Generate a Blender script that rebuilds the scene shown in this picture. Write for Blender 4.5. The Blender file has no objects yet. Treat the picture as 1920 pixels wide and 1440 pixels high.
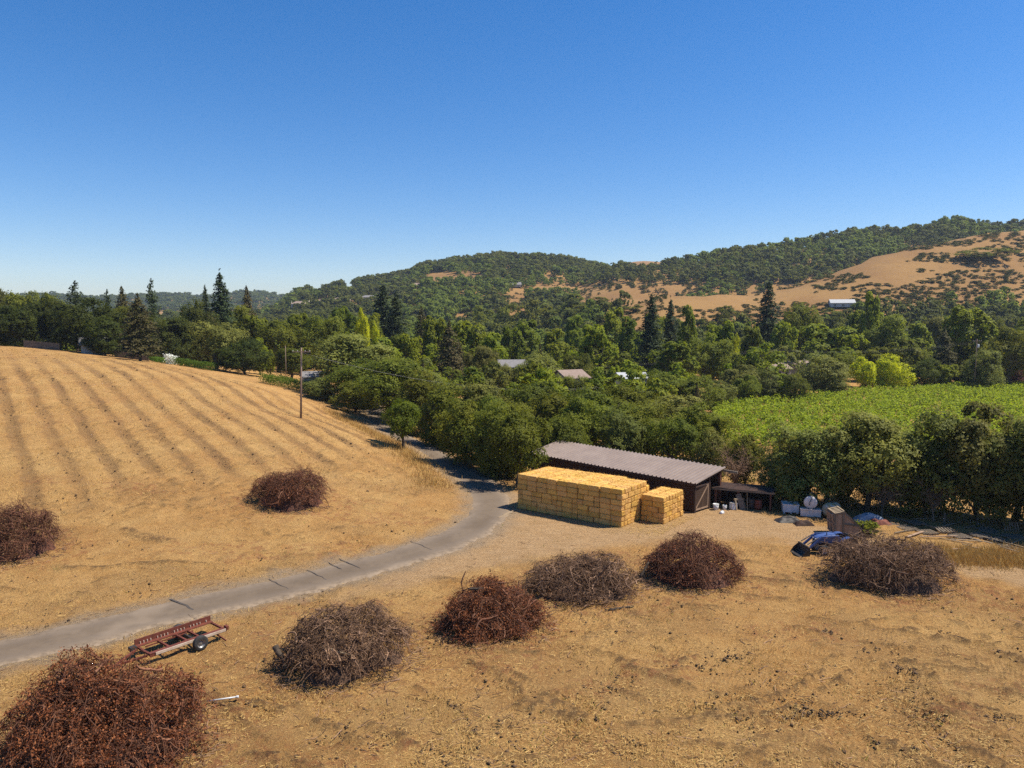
import bpy, bmesh, math, random
import numpy as np
from mathutils import Vector, Matrix
# ---------------- camera, sky, sun, exposure ----------------
scene = bpy.context.scene
cam_d = bpy.data.cameras.new("camera"); cam = bpy.data.objects.new("camera", cam_d)
scene.collection.objects.link(cam); scene.camera = cam
cam_d.sensor_width = 36.0; cam_d.lens = 36.0*1400/1920
cam.location = (0, 0, 15.5); cam.rotation_euler = (math.pi/2-math.atan(120/1400.0), 0, 0)
cam_d.clip_start = 0.5; cam_d.clip_end = 20000
SUN_EL = math.radians(58); SUN_AZ = math.radians(86)      # azimuth clockwise from +Y (the view direction)
world = bpy.data.worlds.new("World"); scene.world = world; world.use_nodes = True
wn = world.node_tree.nodes; wl = world.node_tree.links
sky = wn.new("ShaderNodeTexSky"); sky.sky_type = 'NISHITA'; sky.sun_disc = False
sky.sun_elevation = SUN_EL; sky.sun_rotation = SUN_AZ
sky.altitude = 0; sky.air_density = 1.0; sky.dust_density = 0.2; sky.ozone_density = 3.2
hsv = wn.new("ShaderNodeHueSaturation"); hsv.inputs['Saturation'].default_value = 1.36
wl.new(sky.outputs[0], hsv.inputs['Color']); tnt = wn.new("ShaderNodeMix"); tnt.data_type = 'RGBA'; tnt.blend_type = 'MULTIPLY'; tnt.inputs[0].default_value = 1.0; tnt.inputs[7].default_value = (.98, .945, 1.07, 1)
wl.new(hsv.outputs[0], tnt.inputs[6]); wl.new(tnt.outputs[2], wn["Background"].inputs['Color'])
wn["Background"].inputs['Strength'].default_value = 0.088
sun_d = bpy.data.lights.new("sun", 'SUN'); sun_d.energy = 5.0; sun_d.angle = math.radians(0.5); sun_d.color = (1.0, 0.93, 0.8)
sun = bpy.data.objects.new("sun", sun_d); scene.collection.objects.link(sun)
sd = Vector((math.sin(SUN_AZ)*math.cos(SUN_EL), math.cos(SUN_AZ)*math.cos(SUN_EL), math.sin(SUN_EL)))
sun.rotation_euler = (-sd).to_track_quat('-Z', 'Y').to_euler(); sun.location = (60, 20, 90)
vs = scene.view_settings; vs.view_transform = 'Standard'; vs.look = 'None'; vs.exposure = 0.6; vs.gamma = 1.0
scene.render.engine = 'CYCLES'
cy = scene.cycles; cy.max_bounces = 5; cy.diffuse_bounces = 3; cy.transmission_bounces = 4; cy.transparent_max_bounces = 6; cy.volume_bounces = 0
cy.sample_clamp_indirect = 3.0; cy.use_denoising = False
COL = scene.collection
# ---------- camera constants (photo pixels 1920 x 1440) and terrain functions ----------
FPX = 1400.0; CAM_H = 15.5; PITCH = math.atan(120/1400.0)
_c, _s = math.cos(PITCH), math.sin(PITCH)
def ray(px, py):
    u = (px-960)/FPX; v = -(py-720)/FPX
    return (u, _c+v*_s, -_s+v*_c)
def at_depth(px, py, d):
    r = ray(px, py); t = d/r[1]
    return (r[0]*t, d, CAM_H+r[2]*t)
def on_level(px, py, z=0.0):
    r = ray(px, py); t = (z-CAM_H)/r[2]
    return (r[0]*t, r[1]*t, z)
def project(x, y, z):
    z = z-CAM_H
    yc = y*_c - z*_s; zc = y*_s + z*_c
    return 960+FPX*x/yc, 720-FPX*zc/yc
def sstep(a, b, x):
    t = np.clip((x-a)/(b-a), 0, 1); return t*t*(3-2*t)
def _hash(ix, iy, seed):
    n = (ix.astype(np.int64)*374761393 + iy.astype(np.int64)*668265263 + seed*974711) & 0x7fffffff
    n = ((n ^ (n >> 13))*1274126177) & 0x7fffffff
    return ((n ^ (n >> 16)) & 0xffff)/65535.0
def vnoise(x, y, seed=0):
    x = np.asarray(x, float); y = np.asarray(y, float)
    ix = np.floor(x); iy = np.floor(y); fx = x-ix; fy = y-iy
    fx = fx*fx*(3-2*fx); fy = fy*fy*(3-2*fy)
    a = _hash(ix, iy, seed); b = _hash(ix+1, iy, seed); c = _hash(ix, iy+1, seed); d = _hash(ix+1, iy+1, seed)
    return (a*(1-fx)+b*fx)*(1-fy)+(c*(1-fx)+d*fx)*fy
def fbm(x, y, seed=0, octs=4):
    s = 0; a = 0.5; t = 0
    for k in range(octs):
        s = s+a*vnoise(x*2**k, y*2**k, seed+k*17); t += a; a *= 0.5
    return s/t
CTRL = np.array([
 (0,20,0),(20,20,0),(45,25,0),(-15,22,0),(-30,24,0.2),(0,40,0),(20,45,0),(45,45,0),(10,58,0),(30,60,0),(60,60,0),
 (-5,50,0),(-14,42,0),(-24,34,0),(-2,62,0),(-4,72,0),(-8,82,0),(-12,92,0),(-16.5,102,0),(-22,122,0),(-28,145,0),(-36,180,-.3),
 (15,80,-0.3),(40,85,-.5),(70,90,-.5),(20,120,-1.5),(60,130,-1),(100,150,-.5),(0,110,-1),(0,150,-2),(40,170,-2),(-10,150,-1),(130,190,-1),(130,100,0),
 (0,230,-3),(100,240,-2),(-40,240,-1),
 (-10,60,.5),(-17.5,57,1.2),(-31,50,1.2),(-45,60,3),(-60,80,5.4),(-80,110,8.2),(-102.8,150,10.2),(-66,130,8.1),(-47.3,118,6.7),
 (-35.6,108,5.4),(-26.2,90,3.7),(-20.3,86,2.8),(-14.5,80,1.7),(-10,72,.9),(-30,70,3.2),(-45,90,5.6),(-40,40,.8),(-60,45,1.8),(-90,80,6.6),
 (-130,110,9),(-130,160,10.4),(-120,185,8.5),(-80,165,6.5),(-60,150,5.3),(-47,138,4),(-38,125,2.8),(-27,108,1.7),(-50,175,2),(-100,220,4),(-150,220,6)], float)
def _tps_fit(P, lam=0.02):
    X = P[:, :2]/50.0; n = len(X)
    r2 = ((X[:, None]-X[None])**2).sum(-1)
    K = 0.5*r2*np.log(r2+1e-12)+lam*np.eye(n)
    A = np.zeros((n+3, n+3)); A[:n, :n] = K; A[:n, n] = 1; A[:n, n+1:] = X; A[n, :n] = 1; A[n+1:, :n] = X.T
    return np.linalg.solve(A, np.concatenate([P[:, 2], np.zeros(3)])), X
_W, _X = _tps_fit(CTRL)
def _tps(x, y):
    q = np.stack([x, y], -1).reshape(-1, 2)/50.0; out = np.empty(len(q))
    for i in range(0, len(q), 40000):
        c = q[i:i+40000]; r2 = ((c[:, None]-_X[None])**2).sum(-1)
        out[i:i+40000] = (0.5*r2*np.log(r2+1e-12))@_W[:-3]+_W[-3]+c@_W[-2:]
    return out.reshape(np.shape(x))
# hill ridges: (photo x, photo y) of the bare ridge line, its distance and the distance where its foot begins
def _ridge(pts, dr, db, zb=-2.0):
    a = []; z = []; D = []; B = []
    for i, (px, py) in enumerate(pts):
        d = dr if not isinstance(dr, tuple) else dr[0]+(dr[1]-dr[0])*i/(len(pts)-1)
        b = db if not isinstance(db, tuple) else db[0]+(db[1]-db[0])*i/(len(pts)-1)
        x, y, zz = at_depth(px, py, d)
        a.append(x/y); z.append(zz); D.append(d); B.append(b)
    return [np.array(v) for v in (a, z, D, B)]+[zb]
RIDGES = dict(
 spur=_ridge([(1000,640),(1120,592),(1240,556),(1330,552),(1420,552),(1480,540),(1530,522),(1590,502),(1640,480),(1700,466),(1750,456),(1860,434),(1920,428),(2100,415),(2400,400)], (400,600), (290,330)),
 forest=_ridge([(800,600),(900,592),(1020,562),(1100,528),(1165,508),(1240,502),(1280,499),(1360,482),(1460,468),(1600,446),(1700,435),(1790,420),(1880,426),(1920,429),(2100,440),(2400,460)], 760, (430,480)),
 centre=_ridge([(300,620),(400,604),(480,594),(525,580),(555,556),(600,543),(700,531),(760,520),(795,505),(850,496),(940,486),(1050,491),(1110,504),(1165,517),(1300,545),(1500,600)], 950, 420),
 knoll=_ridge([(900,640),(1050,545),(1110,510),(1165,494),(1200,488),(1240,490),(1290,498),(1400,530),(1500,640)], 1500, 1000),
 distant=_ridge([(-400,572),(-100,566),(0,562),(100,556),(180,563),(300,557),(340,557),(400,563),(440,553),(490,553),(540,562),(700,590),(800,640)], 2100, 1100))
def _hill(R, x, y):
    a, z, D, B, zb = R
    q = x/np.maximum(y, 1.0)
    zr = np.interp(q, a, z); dr = np.interp(q, a, D); db = np.interp(q, a, B)
    t = np.clip((y-db)/(dr-db), 0, 1)
    s = 0.55*t+0.45*t*t*(3-2*t)
    zz = zb+(zr-zb)*s
    over = np.maximum(y-dr, 0)
    return np.where(y > dr, zr-np.minimum(over*0.22, np.maximum(zr+2, 0)), zz), t
def height(x, y):
    x = np.asarray(x, float); y = np.asarray(y, float)
    w = 1-sstep(185, 290, np.sqrt(y*y+0.3*x*x))
    near = np.where(w > 0, _tps(np.clip(x, -170, 150), np.clip(y, 10, 260)), 0)
    z = near*w+(-2.5)*(1-w)
    for k, R in RIDGES.items():
        h, t = _hill(R, x, y)
        h = h+(fbm(x/60, y/60, 5, 3)-.5)*6*t*(1-t)*2
        z = np.where(y > R[3].min(), np.maximum(z, h), z)
    return z
def hz(x, y): return float(height(np.array([x]), np.array([y]))[0])
def on_ground(px, py, dmin=18.0):
    r = ray(px, py); y = dmin*1.0025**np.arange(2000)
    t = y/r[1]; x = r[0]*t; z = CAM_H+r[2]*t
    k = np.argmax(z < height(x, y)); return float(x[k]), float(y[k]), float(height(x[k:k+1], y[k:k+1])[0])
# ---------------- mesh and object helpers ----------------
def tag(o, label=None, cat=None, group=None, kind=None):
    if label: o['label'] = label
    if cat: o['category'] = cat
    if group: o['group'] = group
    if kind: o['kind'] = kind
    return o
def empty(name, loc, rz=0.0, label=None, cat=None, group=None):
    o = bpy.data.objects.new(name, None); COL.objects.link(o)
    o.location = loc; o.rotation_euler = (0, 0, rz); o.empty_display_size = 0.2
    return tag(o, label, cat, group)
def np_mesh(name, V, Q, mats=(), fattr=None, vattr=None, smooth=False, mi=None):
    V = np.asarray(V, np.float32); Q = np.asarray(Q, np.int32); n = Q.shape[1]
    me = bpy.data.meshes.new(name)
    me.vertices.add(len(V)); me.vertices.foreach_set('co', V.ravel())
    me.loops.add(Q.size); me.loops.foreach_set('vertex_index', Q.ravel())
    me.polygons.add(len(Q)); me.polygons.foreach_set('loop_start', np.arange(0, Q.size, n, dtype=np.int32))
    me.polygons.foreach_set('loop_total', np.full(len(Q), n, np.int32))
    if smooth: me.polygons.foreach_set('use_smooth', np.ones(len(Q), bool))
    if mi is not None: me.polygons.foreach_set('material_index', np.asarray(mi, np.int32))
    for k, a in (fattr or {}).items():
        me.attributes.new(k, 'FLOAT', 'FACE').data.foreach_set('value', np.asarray(a, np.float32))
    for k, a in (vattr or {}).items():
        me.attributes.new(k, 'FLOAT', 'POINT').data.foreach_set('value', np.asarray(a, np.float32))
    me.update(calc_edges=True)
    for m in mats: me.materials.append(m)
    return me
def link(name, me, parent=None, loc=(0, 0, 0), rz=0.0):
    o = bpy.data.objects.new(name, me); COL.objects.link(o)
    if parent: o.parent = parent
    o.location = loc; o.rotation_euler = (0, 0, rz)
    return o
class MB:
    """collects boxes, bars, tubes and lathes, then builds them as one mesh object"""
    def __init__(s): s.bm = bmesh.new()
    def box(s, c, d, rot=None, bevel=0.0):
        r = bmesh.ops.create_cube(s.bm, size=1.0); vv = r['verts']
        bmesh.ops.scale(s.bm, vec=d, verts=vv)
        if bevel:
            ee = list({e for v in vv for e in v.link_edges})
            g = bmesh.ops.bevel(s.bm, geom=ee, offset=bevel, segments=2, affect='EDGES', profile=.6)
            vv = list({v for f in g['faces'] for v in f.verts} | {v for v in vv if v.is_valid})
        if rot is not None: bmesh.ops.transform(s.bm, matrix=rot.to_4x4(), verts=vv)
        bmesh.ops.translate(s.bm, vec=c, verts=vv); return s
    def bar(s, a, b, w, h, up=(0, 0, 1), bevel=0.0):
        a = Vector(a); b = Vector(b); d = b-a; L = d.length; x = d/L
        y = Vector(up).cross(x)
        if y.length < 1e-4: y = Vector((0, 1, 0)).cross(x)
        y.normalize(); z = x.cross(y)
        return s.box((a+b)/2, (L, w, h), Matrix((x, y, z)).transposed(), bevel)
    def tube(s, pts, rad, n=8, cap=True):
        pts = [Vector(p) for p in pts]
        if not hasattr(rad, '__len__'): rad = [rad]*len(pts)
        rings = []; ref = None
        for i, p in enumerate(pts):
            t = (pts[min(i+1, len(pts)-1)]-pts[max(i-1, 0)]).normalized()
            if ref is None or abs(ref.dot(t)) > .95: ref = Vector((0, 0, 1)) if abs(t.z) < .9 else Vector((1, 0, 0))
            a = t.cross(ref).normalized(); b = t.cross(a)
            rings.append([s.bm.verts.new(p+(a*math.cos(k*2*math.pi/n)+b*math.sin(k*2*math.pi/n))*rad[i]) for k in range(n)])
        for A, B in zip(rings, rings[1:]):
            for k in range(n):
                f = s.bm.faces.new((A[k], A[(k+1) % n], B[(k+1) % n], B[k])); f.smooth = n > 5
        if cap:
            s.bm.faces.new(rings[0][::-1]); s.bm.faces.new(rings[-1])
        return s
    def lathe(s, prof, axis_o, axis_d, n=24, smooth=True):
        o = Vector(axis_o); d = Vector(axis_d).normalized()
        ref = Vector((0, 0, 1)) if abs(d.z) < .9 else Vector((1, 0, 0))
        a = d.cross(ref).normalized(); b = d.cross(a)
        rings = [[s.bm.verts.new(o+d*h+(a*math.cos(k*2*math.pi/n)+b*math.sin(k*2*math.pi/n))*max(r, 1e-3)) for k in range(n)] for r, h in prof]
        for A, B in zip(rings, rings[1:]):
            for k in range(n):
                f = s.bm.faces.new((A[k], A[(k+1) % n], B[(k+1) % n], B[k])); f.smooth = smooth
        return s
    def poly(s, pts, thick, nrm):
        nrm = Vector(nrm)*thick; A = [s.bm.verts.new(Vector(p)) for p in pts]; B = [s.bm.verts.new(Vector(p)+nrm) for p in pts]
        n = len(A); s.bm.faces.new(A[::-1]); s.bm.faces.new(B)
        for k in range(n): s.bm.faces.new((A[k], A[(k+1) % n], B[(k+1) % n], B[k]))
        return s
    def build(s, name, mat, parent=None, loc=(0, 0, 0), rz=0.0):
        bmesh.ops.recalc_face_normals(s.bm, faces=s.bm.faces[:])
        me = bpy.data.meshes.new(name); s.bm.to_mesh(me); s.bm.free(); me.materials.append(mat)
        return link(name, me, parent, loc, rz)
# ---------------- materials ----------------
class NT:
    def __init__(s, name):
        s.m = bpy.data.materials.new(name); s.m.use_nodes = True; s.t = s.m.node_tree
        s.b = s.t.nodes["Principled BSDF"]; s.out = s.t.nodes["Material Output"]
        s.b.inputs['Specular IOR Level'].default_value = 0.25; s.pos = None
    def n(s, typ, **kw):
        nd = s.t.nodes.new(typ)
        for k, v in kw.items(): setattr(nd, k, v)
        return nd
    def set(s, sock, v):
        if hasattr(v, 'is_output') or isinstance(v, bpy.types.NodeSocket): s.t.links.new(v, sock)
        elif isinstance(v, (tuple, list)) and len(v) == 3 and sock.type == 'RGBA': sock.default_value = (*v, 1)
        else: sock.default_value = v
    def P(s, obj=False, scale=None, rz=0.0):
        if obj: src = s.n('ShaderNodeTexCoord').outputs['Object']
        else: src = s.n('ShaderNodeNewGeometry').outputs['Position']
        if scale is None and not rz: return src
        mp = s.n('ShaderNodeMapping'); s.t.links.new(src, mp.inputs[0])
        if rz:
            mp.inputs['Rotation'].default_value = (0, 0, rz)
        if scale: mp.inputs['Scale'].default_value = scale
        return mp.outputs[0]
    def noise(s, vec, scale, detail=4, rough=.55, dist=0.0, col=False):
        nd = s.n('ShaderNodeTexNoise'); s.t.links.new(vec, nd.inputs['Vector'])
        nd.inputs['Scale'].default_value = scale; nd.inputs['Detail'].default_value = detail
        nd.inputs['Roughness'].default_value = rough; nd.inputs['Distortion'].default_value = dist
        return nd.outputs[1 if col else 0]
    def rng(s, v, a, b, c=0.0, d=1.0):
        nd = s.n('ShaderNodeMapRange'); nd.interpolation_type = 'SMOOTHSTEP'
        s.set(nd.inputs[0], v)
        for i, q in enumerate((a, b, c, d)): nd.inputs[i+1].default_value = q
        return nd.outputs[0]
    def mix(s, f, a, b, mode='MIX'):
        nd = s.n('ShaderNodeMix', data_type='RGBA', blend_type=mode)
        s.set(nd.inputs[0], f); s.set(nd.inputs[6], a); s.set(nd.inputs[7], b); return nd.outputs[2]
    def math(s, op, a, b=0.0, clamp=False):
        nd = s.n('ShaderNodeMath', operation=op, use_clamp=clamp); s.set(nd.inputs[0], a); s.set(nd.inputs[1], b); return nd.outputs[0]
    def attr(s, name): return s.n('ShaderNodeAttribute', attribute_name=name).outputs['Fac']
    def rand(s): return s.n('ShaderNodeObjectInfo').outputs['Random']
    def hsv(s, col, h=0.5, sat=1.0, v=1.0):
        nd = s.n('ShaderNodeHueSaturation'); s.set(nd.inputs['Hue'], h); s.set(nd.inputs['Saturation'], sat); s.set(nd.inputs['Value'], v)
        s.set(nd.inputs['Color'], col); return nd.outputs[0]
    def bump(s, h, dist, strength=1.0):
        nd = s.n('ShaderNodeBump'); nd.inputs['Distance'].default_value = dist; nd.inputs['Strength'].default_value = strength
        s.set(nd.inputs['Height'], h); s.t.links.new(nd.outputs[0], s.b.inputs['Normal'])
    def done(s, col=None, rough=None, metal=None, spec=None):
        if col is not None: s.set(s.b.inputs['Base Color'], col)
        if rough is not None: s.set(s.b.inputs['Roughness'], rough)
        if metal is not None: s.set(s.b.inputs['Metallic'], metal)
        if spec is not None: s.set(s.b.inputs['Specular IOR Level'], spec)
        return s.m
def worn(name, a, b, scale=3.0, rough=.7, metal=0.0, stretch=(1, 1, 1), c=None, bump=.004, spec=.3):
    t = NT(name); p = t.P(obj=True, scale=stretch)
    n1 = t.noise(p, scale, 5, .6, .3); n2 = t.noise(p, scale*9, 4, .6)
    col = t.mix(t.rng(n1, .35, .65), a, b)
    col = t.mix(t.math('MULTIPLY', t.rng(n2, .4, .75), .45), col, c or tuple(v*.55 for v in a))
    t.bump(n2, bump)
    return t.done(col, rough, metal, spec)
def leafmat(name, a, b, var=.06, trans=.48, vvar=.5):
    """a, b: two natural leaf colours mixed clump by clump; every tree shifts a little in hue and value"""
    t = NT(name); r = t.rand()
    col = t.mix(t.attr('tint'), a, b)
    r2 = t.math('FRACT', t.math('MULTIPLY', r, 7.31))
    col = t.hsv(col, t.math('ADD', t.math('MULTIPLY', r, var*.6), .5-var*.15), 1.0, t.math('ADD', t.math('MULTIPLY', r2, vvar), 1-vvar/2))
    t.done(col, .6, 0, .12)
    tr = t.n('ShaderNodeBsdfTranslucent'); t.set(tr.inputs[0], t.mix(.5, col, t.hsv(col, .49, 1.1, 1.5)))
    mx = t.n('ShaderNodeMixShader'); mx.inputs[0].default_value = trans
    t.t.links.new(t.b.outputs[0], mx.inputs[1]); t.t.links.new(tr.outputs[0], mx.inputs[2]); t.t.links.new(mx.outputs[0], t.out.inputs[0])
    return t.m
M = {}
M['oak'] = leafmat('oak_leaves', (.082, .098, .012), (.225, .225, .028))
M['oakdark'] = leafmat('dark_oak_leaves', (.04, .054, .010), (.105, .115, .020))
M['grey'] = leafmat('grey_green_leaves', (.115, .122, .026), (.27, .262, .062))
M['green'] = leafmat('green_leaves', (.10, .13, .011), (.255, .268, .025), var=.05)
M['lime'] = leafmat('lime_leaves', (.15, .19, .012), (.30, .31, .02), vvar=.25)
M['yellow'] = leafmat('yellow_leaves', (.36, .34, .013), (.58, .52, .02), vvar=.2)
M['redwood'] = leafmat('redwood_needles', (.022, .034, .012), (.048, .062, .02), trans=.12)
M['cedar'] = leafmat('cedar_needles', (.032, .036, .011), (.095, .072, .026), trans=.12)
M['wood_far'] = leafmat('woodland_leaves', (.072, .090, .017), (.19, .20, .038))
M['wood_light'] = leafmat('light_woodland_leaves', (.10, .118, .018), (.22, .23, .038))
M['scrub'] = leafmat('scrub_leaves', (.085, .088, .022), (.165, .155, .042))
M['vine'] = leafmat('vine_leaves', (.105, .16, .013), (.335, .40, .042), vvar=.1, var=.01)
M['hedge'] = leafmat('hedge_leaves', (.08, .13, .015), (.15, .2, .025))
M['drygrass'] = leafmat('dry_grass', (.36, .22, .065), (.56, .37, .125), trans=.1, var=.0, vvar=.1)
M['straw_bits'] = leafmat('straw_stalks', (.36, .22, .07), (.54, .36, .13), trans=.05, var=.0, vvar=.1)
M['weed'] = leafmat('weed_leaves', (.13, .17, .02), (.24, .24, .04), var=.0)
M['white_bloom'] = leafmat('white_blossom', (.5, .5, .42), (.75, .75, .7), trans=.2)
M['plum'] = leafmat('plum_leaves', (.07, .02, .022), (.13, .04, .04))
M['redleaf'] = leafmat('dead_red_leaves', (.15, .042, .018), (.30, .11, .045), trans=.15, vvar=.1, var=.01)
M['brownleaf'] = leafmat('dead_brown_leaves', (.13, .07, .035), (.26, .14, .07), trans=.15, vvar=.1, var=.01)
def twigmat(name, a, b, c):
    t = NT(name); col = t.mix(t.attr('tint'), a, b)
    col = t.mix(t.rng(t.noise(t.P(), 6, 3), .45, .7), col, c)
    return t.done(col, .8)
M['twig_brown'] = twigmat('grey_brown_vine_wood', (.066, .035, .020), (.42, .255, .155), (.14, .074, .041))
M['twig_red'] = twigmat('reddish_vine_wood', (.062, .025, .014), (.30, .14, .075), (.14, .05, .026))
M['twig_pale'] = twigmat('bleached_twigs', (.12, .09, .065), (.22, .17, .125), (.14, .10, .075))
M['bark'] = worn('bark', (.09, .065, .045), (.05, .037, .026), 5, .9, stretch=(1, 1, .2), bump=.02)
M['clod'] = worn('soil_clod', (.13, .08, .042), (.07, .042, .022), 4, .95)
M['dark_wood'] = worn('dark_brown_boards', (.055, .027, .018), (.032, .017, .012), 2.5, .85, stretch=(1, 1, .15))
M['door_wood'] = worn('door_boards', (.075, .042, .026), (.05, .027, .017), 2.5, .85, stretch=(1, 1, .15))
M['grey_wood'] = worn('weathered_grey_wood', (.20, .16, .12), (.12, .095, .07), 3, .9, stretch=(.3, .3, 1))
M['pale_wood'] = worn('pale_dry_wood', (.36, .27, .17), (.25, .18, .11), 3, .85)
M['red_wood'] = worn('red_brown_post', (.13, .05, .03), (.085, .035, .022), 3, .85)
M['roof_metal'] = worn('brown_ribbed_metal', (.30, .235, .195), (.255, .198, .165), .7, .5, .15, bump=.001, c=(.27, .19, .16))
M['rust'] = worn('rusty_red_steel', (.17, .045, .03), (.11, .032, .022), 4, .7, .2, c=(.2, .08, .035))
M['rail_pale'] = worn('chalky_faded_steel', (.5, .42, .33), (.4, .3, .22), 2, .7, c=(.3, .14, .09))
M['tyre'] = worn('tyre_rubber', (.028, .027, .026), (.045, .042, .04), 6, .85)
M['steel'] = worn('dull_steel', (.32, .31, .3), (.2, .19, .18), 5, .45, .6)
M['dark_steel'] = worn('dark_steel', (.04, .038, .036), (.06, .05, .045), 4, .6, .3)
M['white_plastic'] = worn('chalky_white_plastic', (.72, .72, .72), (.55, .56, .57), 3, .6, c=(.42, .40, .36))
M['white_rust'] = worn('white_paint_with_rust', (.74, .70, .66), (.6, .55, .5), 1.6, .6, c=(.32, .14, .07))
M['yellow_paint'] = worn('flaking_yellow_paint', (.33, .25, .05), (.5, .48, .42), 2.2, .6, c=(.14, .1, .03))
M['blue_paint'] = worn('blue_tractor_paint', (.035, .075, .22), (.05, .10, .27), 2, .5, c=(.05, .06, .11), spec=.5)
M['blue_tarp'] = worn('grey_blue_tarp', (.3, .36, .42), (.2, .25, .3), 2, .7)
M['brown_wood'] = worn('weathered_brown_boards', (.36, .245, .165), (.27, .175, .115), 2.5, .85, stretch=(1, 1, .3))
M['roof_tan'] = worn('tan_roof_shingles', (.28, .205, .165), (.23, .165, .13), 2, .9)
M['roof_grey'] = worn('grey_roof', (.22, .205, .2), (.17, .16, .155), 2, .9)
M['roof_white'] = worn('white_metal_roof', (.45, .45, .45), (.37, .37, .37), 2, .6)
M['stucco'] = worn('cream_stucco', (.45, .39, .32), (.38, .33, .27), 1, .9)
M['white_wall'] = worn('white_wall', (.5, .49, .46), (.42, .41, .38), 1, .9)
M['window'] = worn('dark_window', (.03, .035, .04), (.05, .055, .06), 1, .15, spec=.6)
M['pole_wood'] = worn('pole_wood', (.27, .19, .14), (.2, .135, .1), 3, .85, stretch=(1, 1, .1))
M['wire'] = worn('grey_wire', (.16, .16, .16), (.12, .12, .12), 1, .5, .3)
M['concrete'] = worn('pale_concrete', (.42, .39, .35), (.35, .32, .28), .5, .9)
# ---------------- ground sheet ----------------
def seg_dist(x, y, line):
    best = np.full(np.shape(x), 1e9)
    for (ax, ay), (bx, by) in zip(line, line[1:]):
        dx, dy = bx-ax, by-ay; L = dx*dx+dy*dy
        t = np.clip(((x-ax)*dx+(y-ay)*dy)/L, 0, 1)
        best = np.minimum(best, np.hypot(x-ax-t*dx, y-ay-t*dy))
    return best
def in_poly(x, y, P):
    ins = np.zeros(np.shape(x), bool)
    for (ax, ay), (bx, by) in zip(P, P[1:]+P[:1]):
        c = ((ay > y) != (by > y)) & (x < (bx-ax)*(y-ay)/(by-ay+1e-12)+ax); ins ^= c
    return ins
def soft_poly(x, y, P, w):
    d = seg_dist(x, y, P+P[:1]); s = np.where(in_poly(x, y, P), d, -d)
    return sstep(-w, w, s)
def catmull(P, n=8):
    P = [np.array(p, float) for p in P]; out = []
    for i in range(len(P)-1):
        a = P[max(i-1, 0)]; b = P[i]; c = P[i+1]; d = P[min(i+2, len(P)-1)]
        for k in range(n):
            t = k/n; out.append(.5*((2*b)+(c-a)*t+(2*a-5*b+4*c-d)*t*t+(3*b-a-3*c+d)*t**3))
    out.append(P[-1]); return [tuple(p) for p in out]
ROADC = catmull([(-46, 20), (-34, 26.8), (-24.2, 33.4), (-18.0, 38.7), (-11.6, 43.6), (-6.6, 48.6), (-3.4, 53.4), (-2.0, 58.5), (-1.9, 63), (-3.2, 69.5), (-6.0, 77), (-10.2, 87), (-16.4, 100.8), (-21.5, 116), (-27, 143), (-34, 175), (-44, 230)], 10)
YARD = [on_level(*p)[:2] for p in ((640,1120),(760,1098),(860,1075),(1000,1048),(1160,1022),(1300,1012),(1440,1012),(1560,1034),(1700,1060),(1800,1072),(1990,1112),(1990,1062),(1800,1040),(1640,1008),(1540,985),(1440,965),(1350,945),(1250,930),(1000,920),(930,925),(918,965),(880,1005),(800,1048),(700,1090))]
def axis(lo, hi, step, far_lo, far_hi, g):
    a = list(np.arange(lo, hi+1e-6, step)); s = step
    while a[-1] < far_hi: s *= g; a.append(a[-1]+min(s, 40))
    s = step; b = [a[0]]
    while b[-1] > far_lo: s *= g; b.append(b[-1]-min(s, 40))
    return np.array(b[:0:-1]+a)
PILE_PX = [  # photo x left, x right, foot y, top y, kind, trunks
 (0, 404, 1500, 1238, 'red'), (512, 784, 1292, 1140, 'brown'), (815, 1030, 1210, 1092, 'red'), (972, 1206, 1142, 1042, 'brown'),
 (1198, 1400, 1112, 1004, 'mixed'), (1520, 1782, 1116, 1010, 'brown'), (466, 622, 962, 878, 'darkred'), (-60, 116, 1056, 946, 'mixed')]
PILES = []
for (l, r, fy, ty, kd) in PILE_PX:
    x0, y0, z0 = on_ground((l+r)/2, fy); rx = (r-l)/2*(y0+2)/FPX; ry = rx*.86
    k = 1+ry*.93/math.hypot(x0, y0); cx, cy_ = x0*k, y0*k; gz = hz(cx, cy_)
    hh = at_depth((l+r)/2, ty, cy_+.25*ry)[2]-gz
    PILES.append((cx, cy_, gz, rx*(cy_+0)/(y0+2)*1.0, ry, max(hh, 1.3), kd))
ROW = (.804, .595)                                             # across the old vineyard rows
TRACKS = []
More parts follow.
